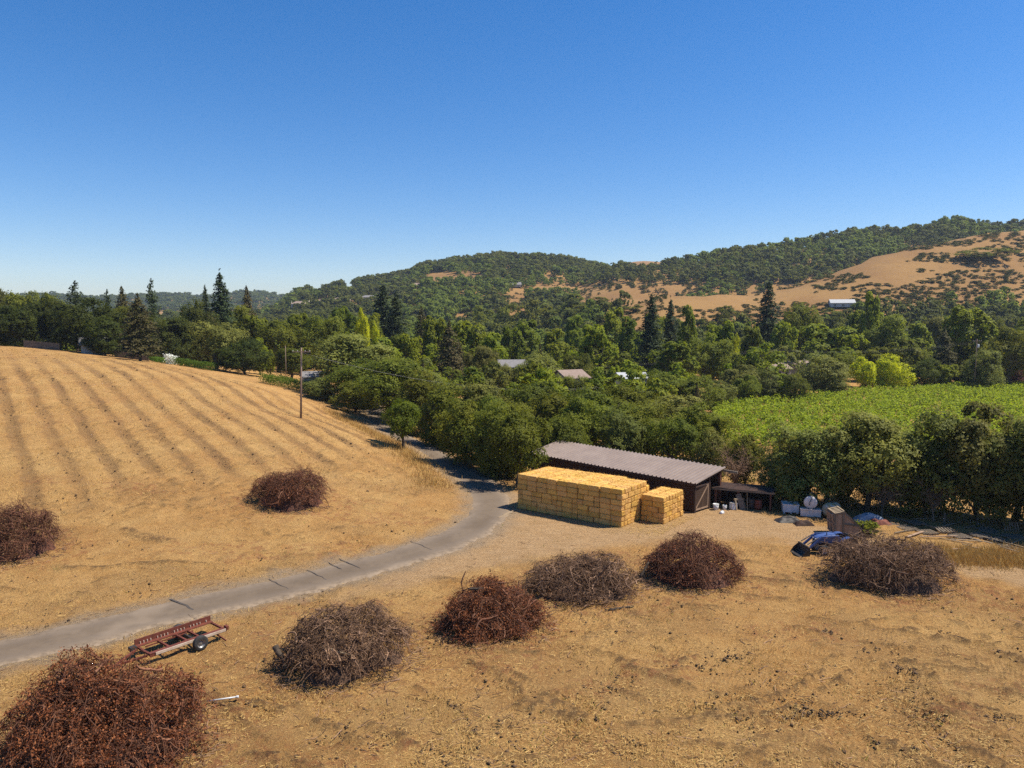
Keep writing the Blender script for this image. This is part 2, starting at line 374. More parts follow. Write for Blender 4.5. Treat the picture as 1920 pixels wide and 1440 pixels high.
for pts, wd in (([(1160,1245),(1215,1262),(1270,1262),(1330,1246),(1390,1230)],.35),([(1130,1228),(1200,1245),(1265,1246),(1340,1225)],.28),([(1225,1268),(1290,1290),(1340,1300)],.35),([(1640,1248),(1690,1256),(1750,1272)],.38),([(1610,1240),(1665,1246),(1740,1262)],.3),([(1500,1335),(1560,1340),(1610,1330)],.35),([(1630,1385),(1690,1400),(1740,1425),(1770,1445)],.4),([(1810,1402),(1850,1420),(1890,1445)],.4),([(1450,1385),(1520,1400),(1570,1418)],.35),([(1000,1325),(1050,1338),(1110,1345)],.4),([(1680,1190),(1740,1180),(1800,1200)],.32),([(1430,1185),(1500,1178),(1560,1186)],.3),([(975,1320),(1010,1312),(1060,1322),(1090,1338)],.35),([(700,1360),(740,1375),(780,1400)],.35),([(590,1350),(640,1365),(680,1390)],.3),([(470,1418),(530,1425),(600,1445)],.35),([(440,1310),(490,1318),(530,1330)],.28),([(1040,1300),(1090,1286),(1150,1290),(1200,1310),(1230,1340)],.25),([(1260,1400),(1330,1395),(1400,1410),(1440,1440)],.28),([(1880,1225),(1915,1240)],.35),([(1750,1330),(1820,1345),(1900,1350)],.4),([(900,1245),(960,1262),(1010,1290),(1035,1330)],.22),([(880,1240),(935,1262),(980,1296),(1000,1340)],.22),([(1330,1330),(1420,1318),(1500,1290),(1560,1250)],.25),([(1345,1350),(1440,1338),(1525,1306),(1590,1262)],.25),([(780,1290),(850,1320),(890,1370),(900,1430)],.2),([(1520,1160),(1600,1175),(1700,1160)],.22)):
    TRACKS.append(([on_level(*p)[:2] for p in pts], wd))
def build_ground():
    xs = axis(-70, 58, .21, -3200, 3200, 1.09); ys = axis(20, 106, .19, -150, 4300, 1.045)
    X, Y = np.meshgrid(xs, ys); x = X.ravel(); y = Y.ravel()
    z = height(x, np.maximum(y, 8))
    rd = seg_dist(x, y, ROADC); dist = np.hypot(x, y)
    wob = (fbm(x/1.3, y/1.3, 3, 3)-.5)*1.6
    yard = soft_poly(x+wob*1.3, y+wob*1.3, YARD, 1.2)
    # gravel shoulder, wider on the yard side
    gravel = 1-sstep(1.6, 3.3, rd+wob*.9)
    field = sstep(-6, -11, x+(y-60)*.0)*0
    hillw = sstep(2.2, 5.5, rd)*np.where((x < -5) & (y > 45), 1, 0)*(in_poly(x, y, [(-4, 50), (-3, 64), (-8, 80), (-16, 96), (-26, 112), (-45, 128), (-66, 142), (-104, 160), (-160, 165), (-160, 40), (-40, 38), (-20, 50)]))
    across = x*ROW[0]+y*ROW[1]; along = -x*ROW[1]+y*ROW[0]
    fur = hillw*sstep(58, 72, along+(fbm(across/4, along/9, 9, 2)-.5)*22)
    wv = across+(fbm(x/9, y/9, 21, 2)-.5)*.7+(fbm(x/1.5, y/1.5, 22, 2)-.5)*.35
    ph = .5+.5*np.cos(2*math.pi*(wv-7.0)/2.93)                 # 1 in the bare furrow
    groove = ph**4*fur*(.3+1.0*fbm(across/3, along/11, 23, 2))
    calm = np.clip(np.maximum(1-sstep(1.7, 2.6, rd), yard*.85), 0, 1)
    damp = 1-sstep(110, 300, dist)
    rough = (fbm(x/2.2, y/2.2, 31, 4)-.5)*.34+(fbm(x/.7, y/.7, 41, 3)-.5)*.16+(fbm(x/.3, y/.3, 71, 2)-.5)*.05
    # shallow bulldozer and tyre windrows in the foreground field
    wr = np.abs(((x*.35+y*.94+6*(fbm(x/14, y/14, 51, 2)-.5)*2) % 3.1)-1.55)/1.55
    windrow = (1-sstep(0.0, .28, wr))*sstep(.52, .64, fbm(x/5, y/5, 61, 3))*np.where(y < 52, 1, 0)
    pn = fbm(x/.9, y/.9, 65, 3)
    for pl, wd in TRACKS: windrow = np.maximum(windrow, (1-sstep(wd*.25, wd, seg_dist(x, y, pl)+(pn-.5)*wd*1.3))*sstep(.36, .55, fbm(x/1.8, y/1.8, 67, 3)))
    clodz = sstep(.62, .72, fbm(x/.45, y/.45, 81, 2))*sstep(.5, .62, fbm(x/6, y/6, 91, 3))*.12
    z = z+(rough*(1-.88*calm)+windrow*.17*(1-calm)+clodz*(1-calm))*damp-groove*.16-.07*(1-sstep(1.0, 1.6, rd))*damp
    pd = np.full(x.shape, 0.0)
    for (cx, cy_, gz, rx, ry, h, kd) in PILES:
        pd = np.maximum(pd, (1-sstep(1.0, 2.1, np.hypot((x-cx)/rx, (y-cy_)/ry)))*(1 if kd in ('red', 'mixed', 'darkred') else .75))
    litter = pd+.9*sstep(.6, .72, fbm(x/7+3, y/4, 101, 3))*np.where((y < 60), 1, .45)
    golden = sstep(240, 330, y)
    verge = np.clip((sstep(2.2, 3.2, rd)-sstep(5, 8, rd))*np.where(y < 95, 1, 0), 0, 1)*.6
    bare = np.maximum(fur*sstep(.52, .74, ph+(fbm(x/1.1, y/1.1, 24, 3)-.5)*.45)*(.35+.9*fbm(across/3, along/11, 23, 2)), sstep(.47, .6, fbm(x/4.3, y/3.1, 111, 4))*.35*(1-golden)*np.where(fur > .5, .3, 1))
    ny, nx = X.shape
    i = np.arange((ny-1)*(nx-1)); r = i//(nx-1); c = i % (nx-1); a = r*nx+c
    Q = np.stack([a, a+1, a+nx+1, a+nx], 1)
    me = np_mesh('ground', np.stack([x, y, z], 1), Q, vattr=dict(yard=yard, gravel=gravel, bare=bare, litter=np.clip(litter, 0, 1), golden=golden, windrow=np.clip(windrow*.9+clodz*5, 0, 1), ridge=(1-ph)**2*fur), smooth=True)
    return me
def ground_mat():
    t = NT('dry_field_ground'); p = t.P(); ps = t.P(scale=(1, 2.2, 1), rz=.5); pr = t.P(scale=(.55, 3.2, 1), rz=-.75)
    n0 = t.noise(p, .11, 4); n1 = t.noise(p, .55, 5, .62, .4); n2 = t.noise(p, 2.6, 6, .68); n3 = t.noise(ps, 8, 5, .7, .8); n4 = t.noise(pr, 13, 4, .7, 1.0)
    col = t.mix(t.rng(n1, .32, .68), (.415, .228, .075), (.485, .288, .105))
    col = t.mix(t.rng(n0, .35, .65), col, t.hsv(col, .493, 1.04, .86))
    strawm = t.math('MULTIPLY', t.rng(n3, .50, .68), t.rng(n2, .30, .6))
    col = t.mix(t.math('MULTIPLY', strawm, .75), col, (.60, .385, .155))
    col = t.mix(t.math('MULTIPLY', t.rng(n4, .52, .68), .55), col, (.25, .135, .052))
    patch = t.math('MULTIPLY', t.rng(t.noise(ps, 1.3, 6, .78, .6), .5, .66), .45)
    col = t.mix(patch, col, (.26, .145, .056))
    bare = t.attr('bare')
    bm = t.math('MULTIPLY', bare, t.rng(n2, .26, .52))
    col = t.mix(t.math('MULTIPLY', bm, .8), col, t.mix(t.rng(n3, .4, .7), (.215, .122, .052), (.145, .08, .036)))
    col = t.mix(t.math('MULTIPLY', t.attr('windrow'), t.rng(n2, .40, .56, .12, 1.0)), col, (.115, .066, .03))
    col = t.mix(t.math('MULTIPLY', t.attr('ridge'), t.rng(n3, .4, .65, .0, .6)), col, (.50, .315, .12))
    green = t.math('MULTIPLY', t.rng(t.noise(p, .33, 3), .6, .7), t.rng(n2, .5, .68))
    col = t.mix(t.math('MULTIPLY', green, .5), col, (.20, .175, .05))
    lit = t.math('MULTIPLY', t.attr('litter'), t.rng(t.noise(p, 1.7, 5, .72), .47, .62))
    col = t.mix(t.math('MULTIPLY', lit, .62), col, t.mix(t.rng(n3, .4, .65), (.30, .11, .05), (.17, .06, .03)))
    rf = t.rng(t.noise(p, 5.5, 4, .75), .56, .66)
    col = t.mix(t.math('MULTIPLY', rf, .5), col, (.235, .095, .04))
    speck = t.rng(t.noise(pr, 6.5, 4, .78), .60, .68)
    col = t.mix(t.math('MULTIPLY', speck, .75), col, (.085, .047, .022))
    speck2 = t.rng(t.noise(ps, 11, 3, .75), .57, .67)
    col = t.mix(t.math('MULTIPLY', speck2, .7), col, (.66, .46, .2))
    gold = t.mix(t.rng(t.noise(p, .02, 6, .65), .35, .65), (.275, .158, .058), (.225, .122, .046))
    gold = t.mix(t.rng(t.noise(p, .16, 5, .7), .52, .72), gold, (.21, .13, .055))
    col = t.mix(t.attr('golden'), col, gold)
    py = t.P(scale=(1, 4.5, 1), rz=-.18)
    yn = t.noise(py, .9, 6, .65, .5); yc = t.mix(t.rng(yn, .33, .68), (.37, .225, .108), (.45, .295, .155))
    yc = t.mix(t.math('MULTIPLY', t.rng(t.noise(p, .45, 4, .6), .5, .68), .5), yc, (.33, .20, .09))
    yc = t.mix(t.math('MULTIPLY', t.rng(n3, .6, .74), .6), yc, (.56, .40, .2))
    yc = t.mix(t.math('MULTIPLY', speck, .55), yc, (.2, .13, .07))
    col = t.mix(t.math('MULTIPLY', t.attr('yard'), .95), col, yc)
    gc = t.mix(t.rng(t.noise(p, 17, 3, .7), .35, .65), (.25, .18, .115), (.32, .235, .15))
    col = t.mix(t.math('MULTIPLY', t.attr('gravel'), t.rng(n2, .2, .62, .35, .95)), col, gc)
    # tractor tread bars: fine ripples in wandering bands
    wv = t.n('ShaderNodeTexWave', wave_type='BANDS'); t.t.links.new(t.P(rz=.5), wv.inputs[0])
    for k, v in (('Scale', 1.5), ('Distortion', 7.0), ('Detail', 2.0), ('Detail Scale', .35)): wv.inputs[k].default_value = v
    tread = t.math('MULTIPLY', wv.outputs['Fac'], t.rng(t.noise(p, .3, 3), .5, .6))
    col = t.hsv(col, .5, 1.0, 1.04)
    h = t.math('ADD', t.math('ADD', t.math('MULTIPLY', n2, 1.0), t.math('MULTIPLY', n3, .55)), t.math('ADD', t.math('MULTIPLY', n4, .4), t.math('MULTIPLY', tread, .13)))
    t.bump(h, .2, 1.0)
    return t.done(col, .95, 0, .1)
gm = build_ground(); gm.materials.append(ground_mat())
tag(link('ground', gm), kind='structure')
# ---------------- road ----------------
def road_mat():
    t = NT('old_asphalt'); p = t.P(); n1 = t.noise(p, .35, 5, .6); n2 = t.noise(p, 3, 5, .65); n3 = t.noise(p, 24, 3, .7)
    col = t.mix(t.rng(n1, .35, .65), (.124, .090, .060), (.158, .117, .080))
    col = t.mix(t.math('MULTIPLY', t.rng(n2, .45, .7), .4), col, (.095, .072, .054))
    col = t.mix(t.math('MULTIPLY', t.rng(n3, .5, .7), .3), col, (.2, .165, .13))
    edge = t.attr('edge')                                       # dust and chips blown in from the verge
    col = t.mix(t.math('MULTIPLY', edge, t.rng(n2, .35, .6, .1, .9)), col, (.29, .215, .145))
    col = t.mix(t.math('MULTIPLY', t.attr('track'), .28), col, (.16, .126, .098))
    dust = t.rng(t.noise(p, .22, 3), .58, .7)
    col = t.mix(t.math('MULTIPLY', dust, .5), col, (.25, .19, .135))
    t.bump(n3, .01, .5); return t.done(col, .9, 0, .2)
def build_road():
    C = np.array(catmull(ROADC, 3)); T = np.gradient(C, axis=0); T /= np.linalg.norm(T, axis=1)[:, None]; N = np.stack([-T[:, 1], T[:, 0]], 1)
    offs = np.array([-1, -.86, -.6, -.42, -.2, 0, .2, .42, .6, .86, 1]); V = []; e = []; tr = []
    for j, o in enumerate(offs):
        w = 1.75+(fbm(C[:, 0]*.8+j*0, C[:, 1]*.8, 7 if o < 0 else 8, 3)-.5)*(1.1 if abs(o) > .8 else 0)+(vnoise(C[:, 0]*3, C[:, 1]*3, 9)-.5)*(.5 if abs(o) > .9 else 0)
        q = C+N*(o*w)[:, None]; z = height(C[:, 0], C[:, 1])*.6+.4*height(q[:, 0], q[:, 1])
        V.append(np.column_stack([q, z+.03-.10*(abs(o) == 1)])); e.append(np.full(len(C), max(0, (abs(o)-.4)/.6))); tr.append(np.full(len(C), float(abs(o) in (.42, .6))))
    m = len(C); V = np.concatenate(V); Q = []
    for j in range(len(offs)-1):
        i = np.arange(m-1); Q.append(np.stack([j*m+i, j*m+i+1, (j+1)*m+i+1, (j+1)*m+i], 1))
    Q = np.concatenate(Q)[:, ::-1]
    return tag(link('road', np_mesh('road', V, Q, [road_mat()], vattr=dict(edge=np.concatenate(e), track=np.concatenate(tr)), smooth=True)), kind='structure')
road = build_road()
crack = worn('sealed_crack', (.06, .049, .041), (.08, .065, .054), 3, .8)
rngc = random.Random(4)
for (px, py, ln, w, sl) in ((348, 1138, 2.9, .13, .5), (522, 1097, 2.2, .05, .25), (595, 1080, 2.4, .055, .2), (627, 1062, 1.6, .06, .15), (655, 1057, 2.4, .07, .2), (790, 1024, 2.6, .05, .1),):
    x, y, z = on_ground(px, py); mb = MB(); a = math.atan2(.67, .74)+math.pi/2+sl*.4
    pts = [(x+math.cos(a)*s*ln/2+rngc.uniform(-.07, .07), y+math.sin(a)*s*ln/2+rngc.uniform(-.05, .05)) for s in (-1, -.66, -.33, 0, .33, .66, 1)]
    L = [mb.bm.verts.new((q[0]+math.sin(a)*w/2, q[1]-math.cos(a)*w/2, hz(*q)+.04)) for q in pts]
    R = [mb.bm.verts.new((q[0]-math.sin(a)*w/2, q[1]+math.cos(a)*w/2, hz(*q)+.04)) for q in pts]
    for k in range(6): mb.bm.faces.new((L[k], L[k+1], R[k+1], R[k]))
    mb.build('sealed_crack', crack, road)
# ---------------- trees ----------------
def unit(v): return v/np.maximum(np.linalg.norm(v, axis=1), 1e-9)[:, None]
def leaf_quads(C, Nn, size, asp, rs):
    n = len(C); Nn = unit(Nn); r = rs.normal(size=(n, 3)); a = unit(np.cross(Nn, r)); b = np.cross(Nn, a)
    size = np.asarray(size)*np.ones(n); a = a*(size*.5)[:, None]; b = b*(size*.5*asp)[:, None]; f = Nn*(size*.14)[:, None]
    V = np.stack([C-a*.9+f*.3, C-b*.95-f, C+a*1.1+f*.3, C+b*.95-f], 1).reshape(-1, 3)
    return V, np.arange(4*n).reshape(-1, 4)
def lobe_crown(seed, nl, ntuft, nleaf, leaf, zc=.58, rz=.34, rxy=.34, lr=(.11, .2), flat=.8, up=.25):
    rs = np.random.RandomState(seed); L = []
    while len(L) < nl:
        v = rs.normal(size=3); v /= np.linalg.norm(v); k = rs.uniform(.45, 1)
        sq = .75+.25*vnoise(np.array([v[0]*2+seed]), np.array([v[1]*2+v[2]]), seed)[0]
        p = np.array([v[0]*rxy*k*sq, v[1]*rxy*k*sq, zc+v[2]*rz*k])
        if p[2] < zc-rz*.92: continue
        L.append((p, rs.uniform(*lr)*(1.05-.35*max(v[2], 0))))
    Cs = []; Ns = []; T = []
    for p, r in L:
        d = unit(rs.normal(size=(ntuft*2, 3))); out = unit((p-np.array([0, 0, zc-.05]))[None])
        keep = (d@out[0]*.6+d[:, 2]*.5+rs.uniform(-.75, .75, len(d))) > -.12
        d = d[keep][:ntuft]; c = p+d*r*rs.uniform(.8, 1.08, (len(d), 1))*np.array([1, 1, flat])
        tt = rs.uniform(0, 1, len(d))*.65+.35*rs.uniform()
        k = rs.poisson(nleaf, len(d))+2; idx = np.repeat(np.arange(len(d)), k)
        cc = c[idx]+rs.normal(size=(len(idx), 3))*r*.135
        Cs.append(cc); Ns.append(d[idx]*1.3+np.array([0, 0, up+.25])+rs.normal(size=(len(idx), 3))*.42); T.append(np.clip(tt[idx]+rs.normal(size=len(idx))*.18, 0, 1))
    C = np.concatenate(Cs); N = np.concatenate(Ns); T = np.concatenate(T)
    V, Q = leaf_quads(C, N, leaf*rs.uniform(.7, 1.3, len(C)), .62, rs)
    top = V[:, 2].max(); V[:, 2] /= top
    return V, Q, T
def conifer_crown(seed, whorls, nb, leaf, base=.06, r0=.2, power=.85, droop=.35, gap=0.0, dens=1.0, ragged=.3):
    rs = np.random.RandomState(seed); Cs = []; Ns = []; T = []
    for w in range(whorls):
        h = base+(1-base)*(w/(whorls-1))**.92; R = r0*(1-h)**power*min(1, .55+(h-base)*4)+.012
        for b in range(nb):
            if rs.uniform() < gap: continue
            az = rs.uniform(0, 2*math.pi); L = R*rs.uniform(1-ragged, 1.1); n = max(3, int(L/leaf*2.0*dens))
            s = rs.uniform(.12, 1, n); wid = L*.2*(1-s*.6)
            x = s*L; o = rs.normal(size=n)*wid; zz = h+.02*rs.normal()-droop*L*s**1.6+rs.normal(size=n)*leaf*.3+.12*L*np.maximum(s-.7, 0)
            Cs.append(np.stack([math.cos(az)*x-math.sin(az)*o, math.sin(az)*x+math.cos(az)*o, zz], 1))
            Ns.append(np.stack([math.cos(az)*.55+0*x, math.sin(az)*.55+0*x, .75+0*x], 1)+rs.normal(size=(n, 3))*.45)
            T.append(np.clip(s*.6+rs.uniform(-.1, .4)+rs.normal(size=n)*.15, 0, 1))
    C = np.concatenate(Cs); N = np.concatenate(Ns); T = np.concatenate(T)
    V, Q = leaf_quads(C, N, leaf*rs.uniform(.7, 1.35, len(C)), .5, rs)
    V[:, 2] = np.maximum(V[:, 2], .01); return V, Q, T
def tubes_np(paths, rads, n=4):
    """many thin tapering tubes as one vertex and quad array"""
    Vs = []; Qs = []; base = 0; A = np.arange(n)*2*math.pi/n
    for P, R in zip(paths, rads):
        P = np.asarray(P, float); m = len(P); T = unit(np.gradient(P, axis=0))
        ref = np.array([0, 0, 1.0]) if abs(T[0, 2]) < .8 else np.array([1.0, 0, 0])
        a = unit(np.cross(T, ref)); b = np.cross(T, a)
        V = P[:, None]+(a[:, None]*np.cos(A)[None, :, None]+b[:, None]*np.sin(A)[None, :, None])*np.asarray(R)[:, None, None]
        Vs.append(V.reshape(-1, 3)); i = np.arange(m-1)[:, None]*n; k = np.arange(n)[None]
        q = np.stack([i+k, i+(k+1) % n, i+n+(k+1) % n, i+n+k], -1).reshape(-1, 4)+base
        Qs.append(q); base += m*n
    return np.concatenate(Vs), np.concatenate(Qs)
def trunk_paths(seed, fork=.22, nlimb=7, rad=.026, spread=.3, top=.72, sub=3):
    rs = np.random.RandomState(seed); P = []; R = []
    k = np.linspace(0, 1, 6); wob = np.cumsum(rs.normal(size=(6, 2))*.012, 0); wob[0] = 0
    P.append(np.column_stack([wob, -.02+k*(fork+.12)])); R.append(rad*(1.25-.55*k))
    for i in range(nlimb):
        az = i*2.4+rs.uniform(-.4, .4); s = rs.uniform(.55, 1); z0 = fork*rs.uniform(.75, 1.3)
        e = np.array([math.cos(az)*spread*s, math.sin(az)*spread*s, rs.uniform(.5, 1)*top]); st = np.array([wob[4, 0], wob[4, 1], z0])
        t = np.linspace(0, 1, 6)[:, None]; q = st*(1-t)+e*t; q[:, :2] *= (t*.35+.65); q[1:-1] += rs.normal(size=(4, 3))*.014
        P.append(q); R.append(rad*.62*(1-.8*t[:, 0]))
        for j in range(sub):
            b = q[rs.randint(2, 5)]; e2 = b+np.array([rs.normal()*.1, rs.normal()*.1, rs.uniform(.03, .14)])
            P.append(np.stack([b, (b+e2)/2+rs.normal(size=3)*.012, e2])); R.append(rad*.2*np.array([1, .7, .25]))
    return P, R
def crown_mesh(name, g, mat): V, Q, T = g; return np_mesh(name, V, Q, [mat], fattr=dict(tint=T))
def trunk_mesh(name, seed, **kw):
    V, Q = tubes_np(*trunk_paths(seed, **kw), n=6); return np_mesh(name, V, Q, [M['bark']], smooth=True)
def pole_trunk(name, r=.012):
    k = np.linspace(0, 1, 7); V, Q = tubes_np([np.column_stack([k*0, k*0, k*.97-.01])], [r*(1.05-k)], 7); return np_mesh(name, V, Q, [M['bark']], smooth=True)
PROTO = {}
for i in range(5): PROTO['broad', i] = (crown_mesh('crown', lobe_crown(100+i, 19+2*i, 34, 14, .030, lr=(.12, .22)), M['oak']), trunk_mesh('trunk', 200+i))
for i in range(4): PROTO['bushy', i] = (crown_mesh('crown', lobe_crown(120+i, 25+i, 34, 14, .029, zc=.5, rz=.46, rxy=.36, lr=(.11, .21), flat=.95), M['oak']), trunk_mesh('trunk', 220+i, fork=.08, nlimb=9, rad=.016, spread=.3, top=.8))
for i in range(3): PROTO['maple', i] = (crown_mesh('crown', lobe_crown(140+i, 34, 24, 10, .040, zc=.55, rz=.42, rxy=.33, lr=(.08, .14), flat=.9, up=.45), M['green']), trunk_mesh('trunk', 240+i))
for i in range(3): PROTO['redwood', i] = (crown_mesh('crown', conifer_crown(160+i, 50, 11, .023, base=.04, r0=.2, power=.75, gap=.1, dens=1.6), M['redwood']), pole_trunk('trunk'))
for i in range(2): PROTO['cedar', i] = (crown_mesh('crown', conifer_crown(170+i, 34, 11, .03, base=.1, r0=.33, power=.7, droop=.22, gap=.15, dens=1.7, ragged=.4), M['cedar']), pole_trunk('trunk', .016))
for i in range(2): PROTO['pine', i] = (crown_mesh('crown', conifer_crown(180+i, 26, 9, .03, base=.25, r0=.28, power=.6, droop=-.12, gap=.2, dens=1.8, ragged=.5), M['redwood']), pole_trunk('trunk', .015))
for i in range(4):
    V, Q, T = lobe_crown(190+i, 15, 17, 7, .058, zc=.56, rz=.4, rxy=.36, lr=(.11, .19)); tv, tq = tubes_np(*trunk_paths(290+i, sub=0), n=4)
    me = np_mesh('tree', np.concatenate([V, tv]), np.concatenate([Q, tq+len(V)]), [M['green'], M['bark']], fattr=dict(tint=np.concatenate([T, np.zeros(len(tq))])), mi=[0]*len(Q)+[1]*len(tq))
    PROTO['far', i] = (me, None)
NPROTO = {}
for k, i in PROTO: NPROTO[k] = max(NPROTO.get(k, 0), i+1)
KIND = {  # kind: (prototype, material, object name, category, look)
 'oak': ('broad', 'oak', 'oak_tree', 'oak tree', 'dark olive oak'), 'dark': ('bushy', 'oakdark', 'oak_tree', 'oak tree', 'dense dark green oak'), 'young': ('broad', 'green', 'leafy_tree', 'tree', 'young green tree'), 'bush': ('bushy', 'oak', 'oak_tree', 'oak tree', 'bushy olive oak'),
 'grey': ('broad', 'grey', 'oak_tree', 'oak tree', 'grey-green oak'), 'greybush': ('bushy', 'grey', 'shrubby_tree', 'tree', 'bushy grey-green tree'),
 'green': ('maple', 'green', 'leafy_tree', 'tree', 'mid green leafy tree'), 'lime': ('maple', 'lime', 'leafy_tree', 'tree', 'bright yellow-green tree'),
 'yellow': ('bushy', 'yellow', 'leafy_tree', 'tree', 'golden yellow tree'), 'redwood': ('redwood', 'redwood', 'redwood_tree', 'conifer', 'dark green redwood'),
 'cedar': ('cedar', 'cedar', 'cedar_tree', 'conifer', 'brown-tinged cedar'), 'pine': ('pine', 'redwood', 'pine_tree', 'conifer', 'thin-topped pine'),
 'plum': ('bushy', 'plum', 'plum_tree', 'tree', 'purple-leaved tree')}
TREES = []; rt = random.Random(11); tree_xy = []
def tree(px, d, top, wpx, kind, zone, label=None, far=False, hmin=3.0):
    pr, mk, nm, cat, look = KIND[kind]
    x, y, zt = at_depth(px, top, d); zb = hz(x, y); h = max(zt-zb, hmin); w = wpx*d/FPX*1.08
    tree_xy.append((x, y, w/2))
    p = 'far' if far and pr in ('broad', 'bushy', 'maple') else pr
    cm, tm = PROTO[p, rt.randrange(NPROTO[p])]
    rad = dict(redwood=.19, cedar=.3, pine=.25).get(p, .46)
    sc = (w/(2*rad)*rt.uniform(.94, 1.06), w/(2*rad)*rt.uniform(.94, 1.06), h); rz = rt.uniform(0, 6.28)
    if tm is None:
        o = link(nm, cm, None, (x, y, zb), rz); o.scale = sc; c = o
    else:
        o = empty(nm, (x, y, zb), rz)
        c = link('crown', cm, o); c.scale = sc
        tk = link('trunk', tm, o); tk.scale = sc
    c.material_slots[0].link = 'OBJECT'; c.material_slots[0].material = M[mk]
    TREES.append((o, px, kind, zone, label, h, d)); o['category'] = cat
    return o
# near belt behind the shed and the bales, left to right
B = 'belt'
for a in ((735,112,668,150,'oak',B), (800,104,690,130,'bush',B), (850,92,712,140,'bush',B), (868,79,748,125,'bush',B), (912,77,752,120,'bush',B), (958,77,745,120,'bush',B), (935,83,735,120,'bush',B),
  (940,74,748,115,'bush',B), (972,69.6,764,125,'oak',B), (930,74,790,110,'bush',B), (1030,86,728,150,'bush',B), (1090,82,742,120,'oak',B), (1120,90,722,150,'bush',B), (1165,78,760,105,'greybush',B), (1215,82,752,130,'bush',B),
  (1262,76,780,100,'oak',B), (1300,84,752,130,'bush',B), (1345,80,772,110,'bush',B), (1330,72,800,80,'greybush',B), (1060,77,772,90,'bush',B), (905,96,715,130,'grey',B), (1010,98,712,140,'oak',B), (1180,98,715,140,'bush',B), (1260,100,738,120,'grey',B)):
    tree(*a)
R_ = 'scrap'
for a in ((1396,69,812,100,'bush',R_), (1472,62.3,800,130,'greybush',R_), (1512,61.5,788,165,'greybush',R_), (1555,61,808,130,'grey',R_), (1628,59.5,768,190,'grey',R_), (1595,63,840,110,'bush',R_),
  (1712,59,795,130,'greybush',R_), (1778,58.5,758,185,'greybush',R_), (1848,57,752,195,'greybush',R_), (1915,56,768,190,'grey',R_), (1995,53.5,755,200,'bush',R_), (1885,56.5,835,140,'greybush',R_), (2070,52,760,200,'bush',R_), (2190,52,770,190,'greybush',R_), (1740,58,850,110,'bush',R_), (1955,56,850,130,'bush',R_), (1660,61,850,90,'greybush',R_), (1480,66,830,90,'bush',R_)):
    tree(*a)
tree(757, 84, 747, 84, 'young', 'bend', 'young round green tree alone at the edge of the field by the road bend')
tree(818, 91, 800, 46, 'lime', 'bend', 'small yellowish bush beside the road right of the lone young tree', hmin=2)
tree(700, 128, 668, 165, 'oak', 'bend'); tree(655, 140, 622, 165, 'grey', 'bend', 'big rounded grey-green oak behind the white garden shed and pole'); tree(612, 132, 700, 90, 'greybush', 'bend'); tree(770, 122, 690, 120, 'bush', 'bend'); tree(668, 118, 712, 90, 'bush', 'bend')
# left crest
Lz = 'crest'
for a in ((28,166,572,105,'dark',Lz), (-22,170,562,100,'dark',Lz), (75,172,562,95,'dark',Lz), (112,172,556,95,'dark',Lz), (152,164,556,140,'dark',Lz), (140,196,532,66,'pine',Lz), (196,158,590,100,'dark',Lz), (200,205,545,36,'pine',Lz),
  (228,200,540,60,'cedar',Lz), (258,148,556,98,'cedar',Lz), (283,205,528,46,'pine',Lz), (312,170,588,105,'dark',Lz), (345,182,566,70,'dark',Lz), (372,176,556,70,'dark',Lz), (412,190,513,86,'redwood',Lz), (384,200,540,46,'redwood',Lz), (392,184,585,90,'cedar',Lz),
  (402,160,600,100,'grey',Lz), (455,156,632,110,'dark',Lz), (486,166,632,42,'lime',Lz), (505,170,655,30,'lime',Lz), (462,205,540,60,'cedar',Lz), (440,196,568,70,'oak',Lz), (520,190,596,90,'oak',Lz), (560,200,585,90,'green',Lz), (235,185,570,90,'oak',Lz), (90,205,545,60,'oak',Lz), (40,210,542,80,'oak',Lz), (0,215,538,60,'grey',Lz), (480,190,590,70,'green',Lz), (545,160,650,80,'oak',Lz)):
    tree(*a)
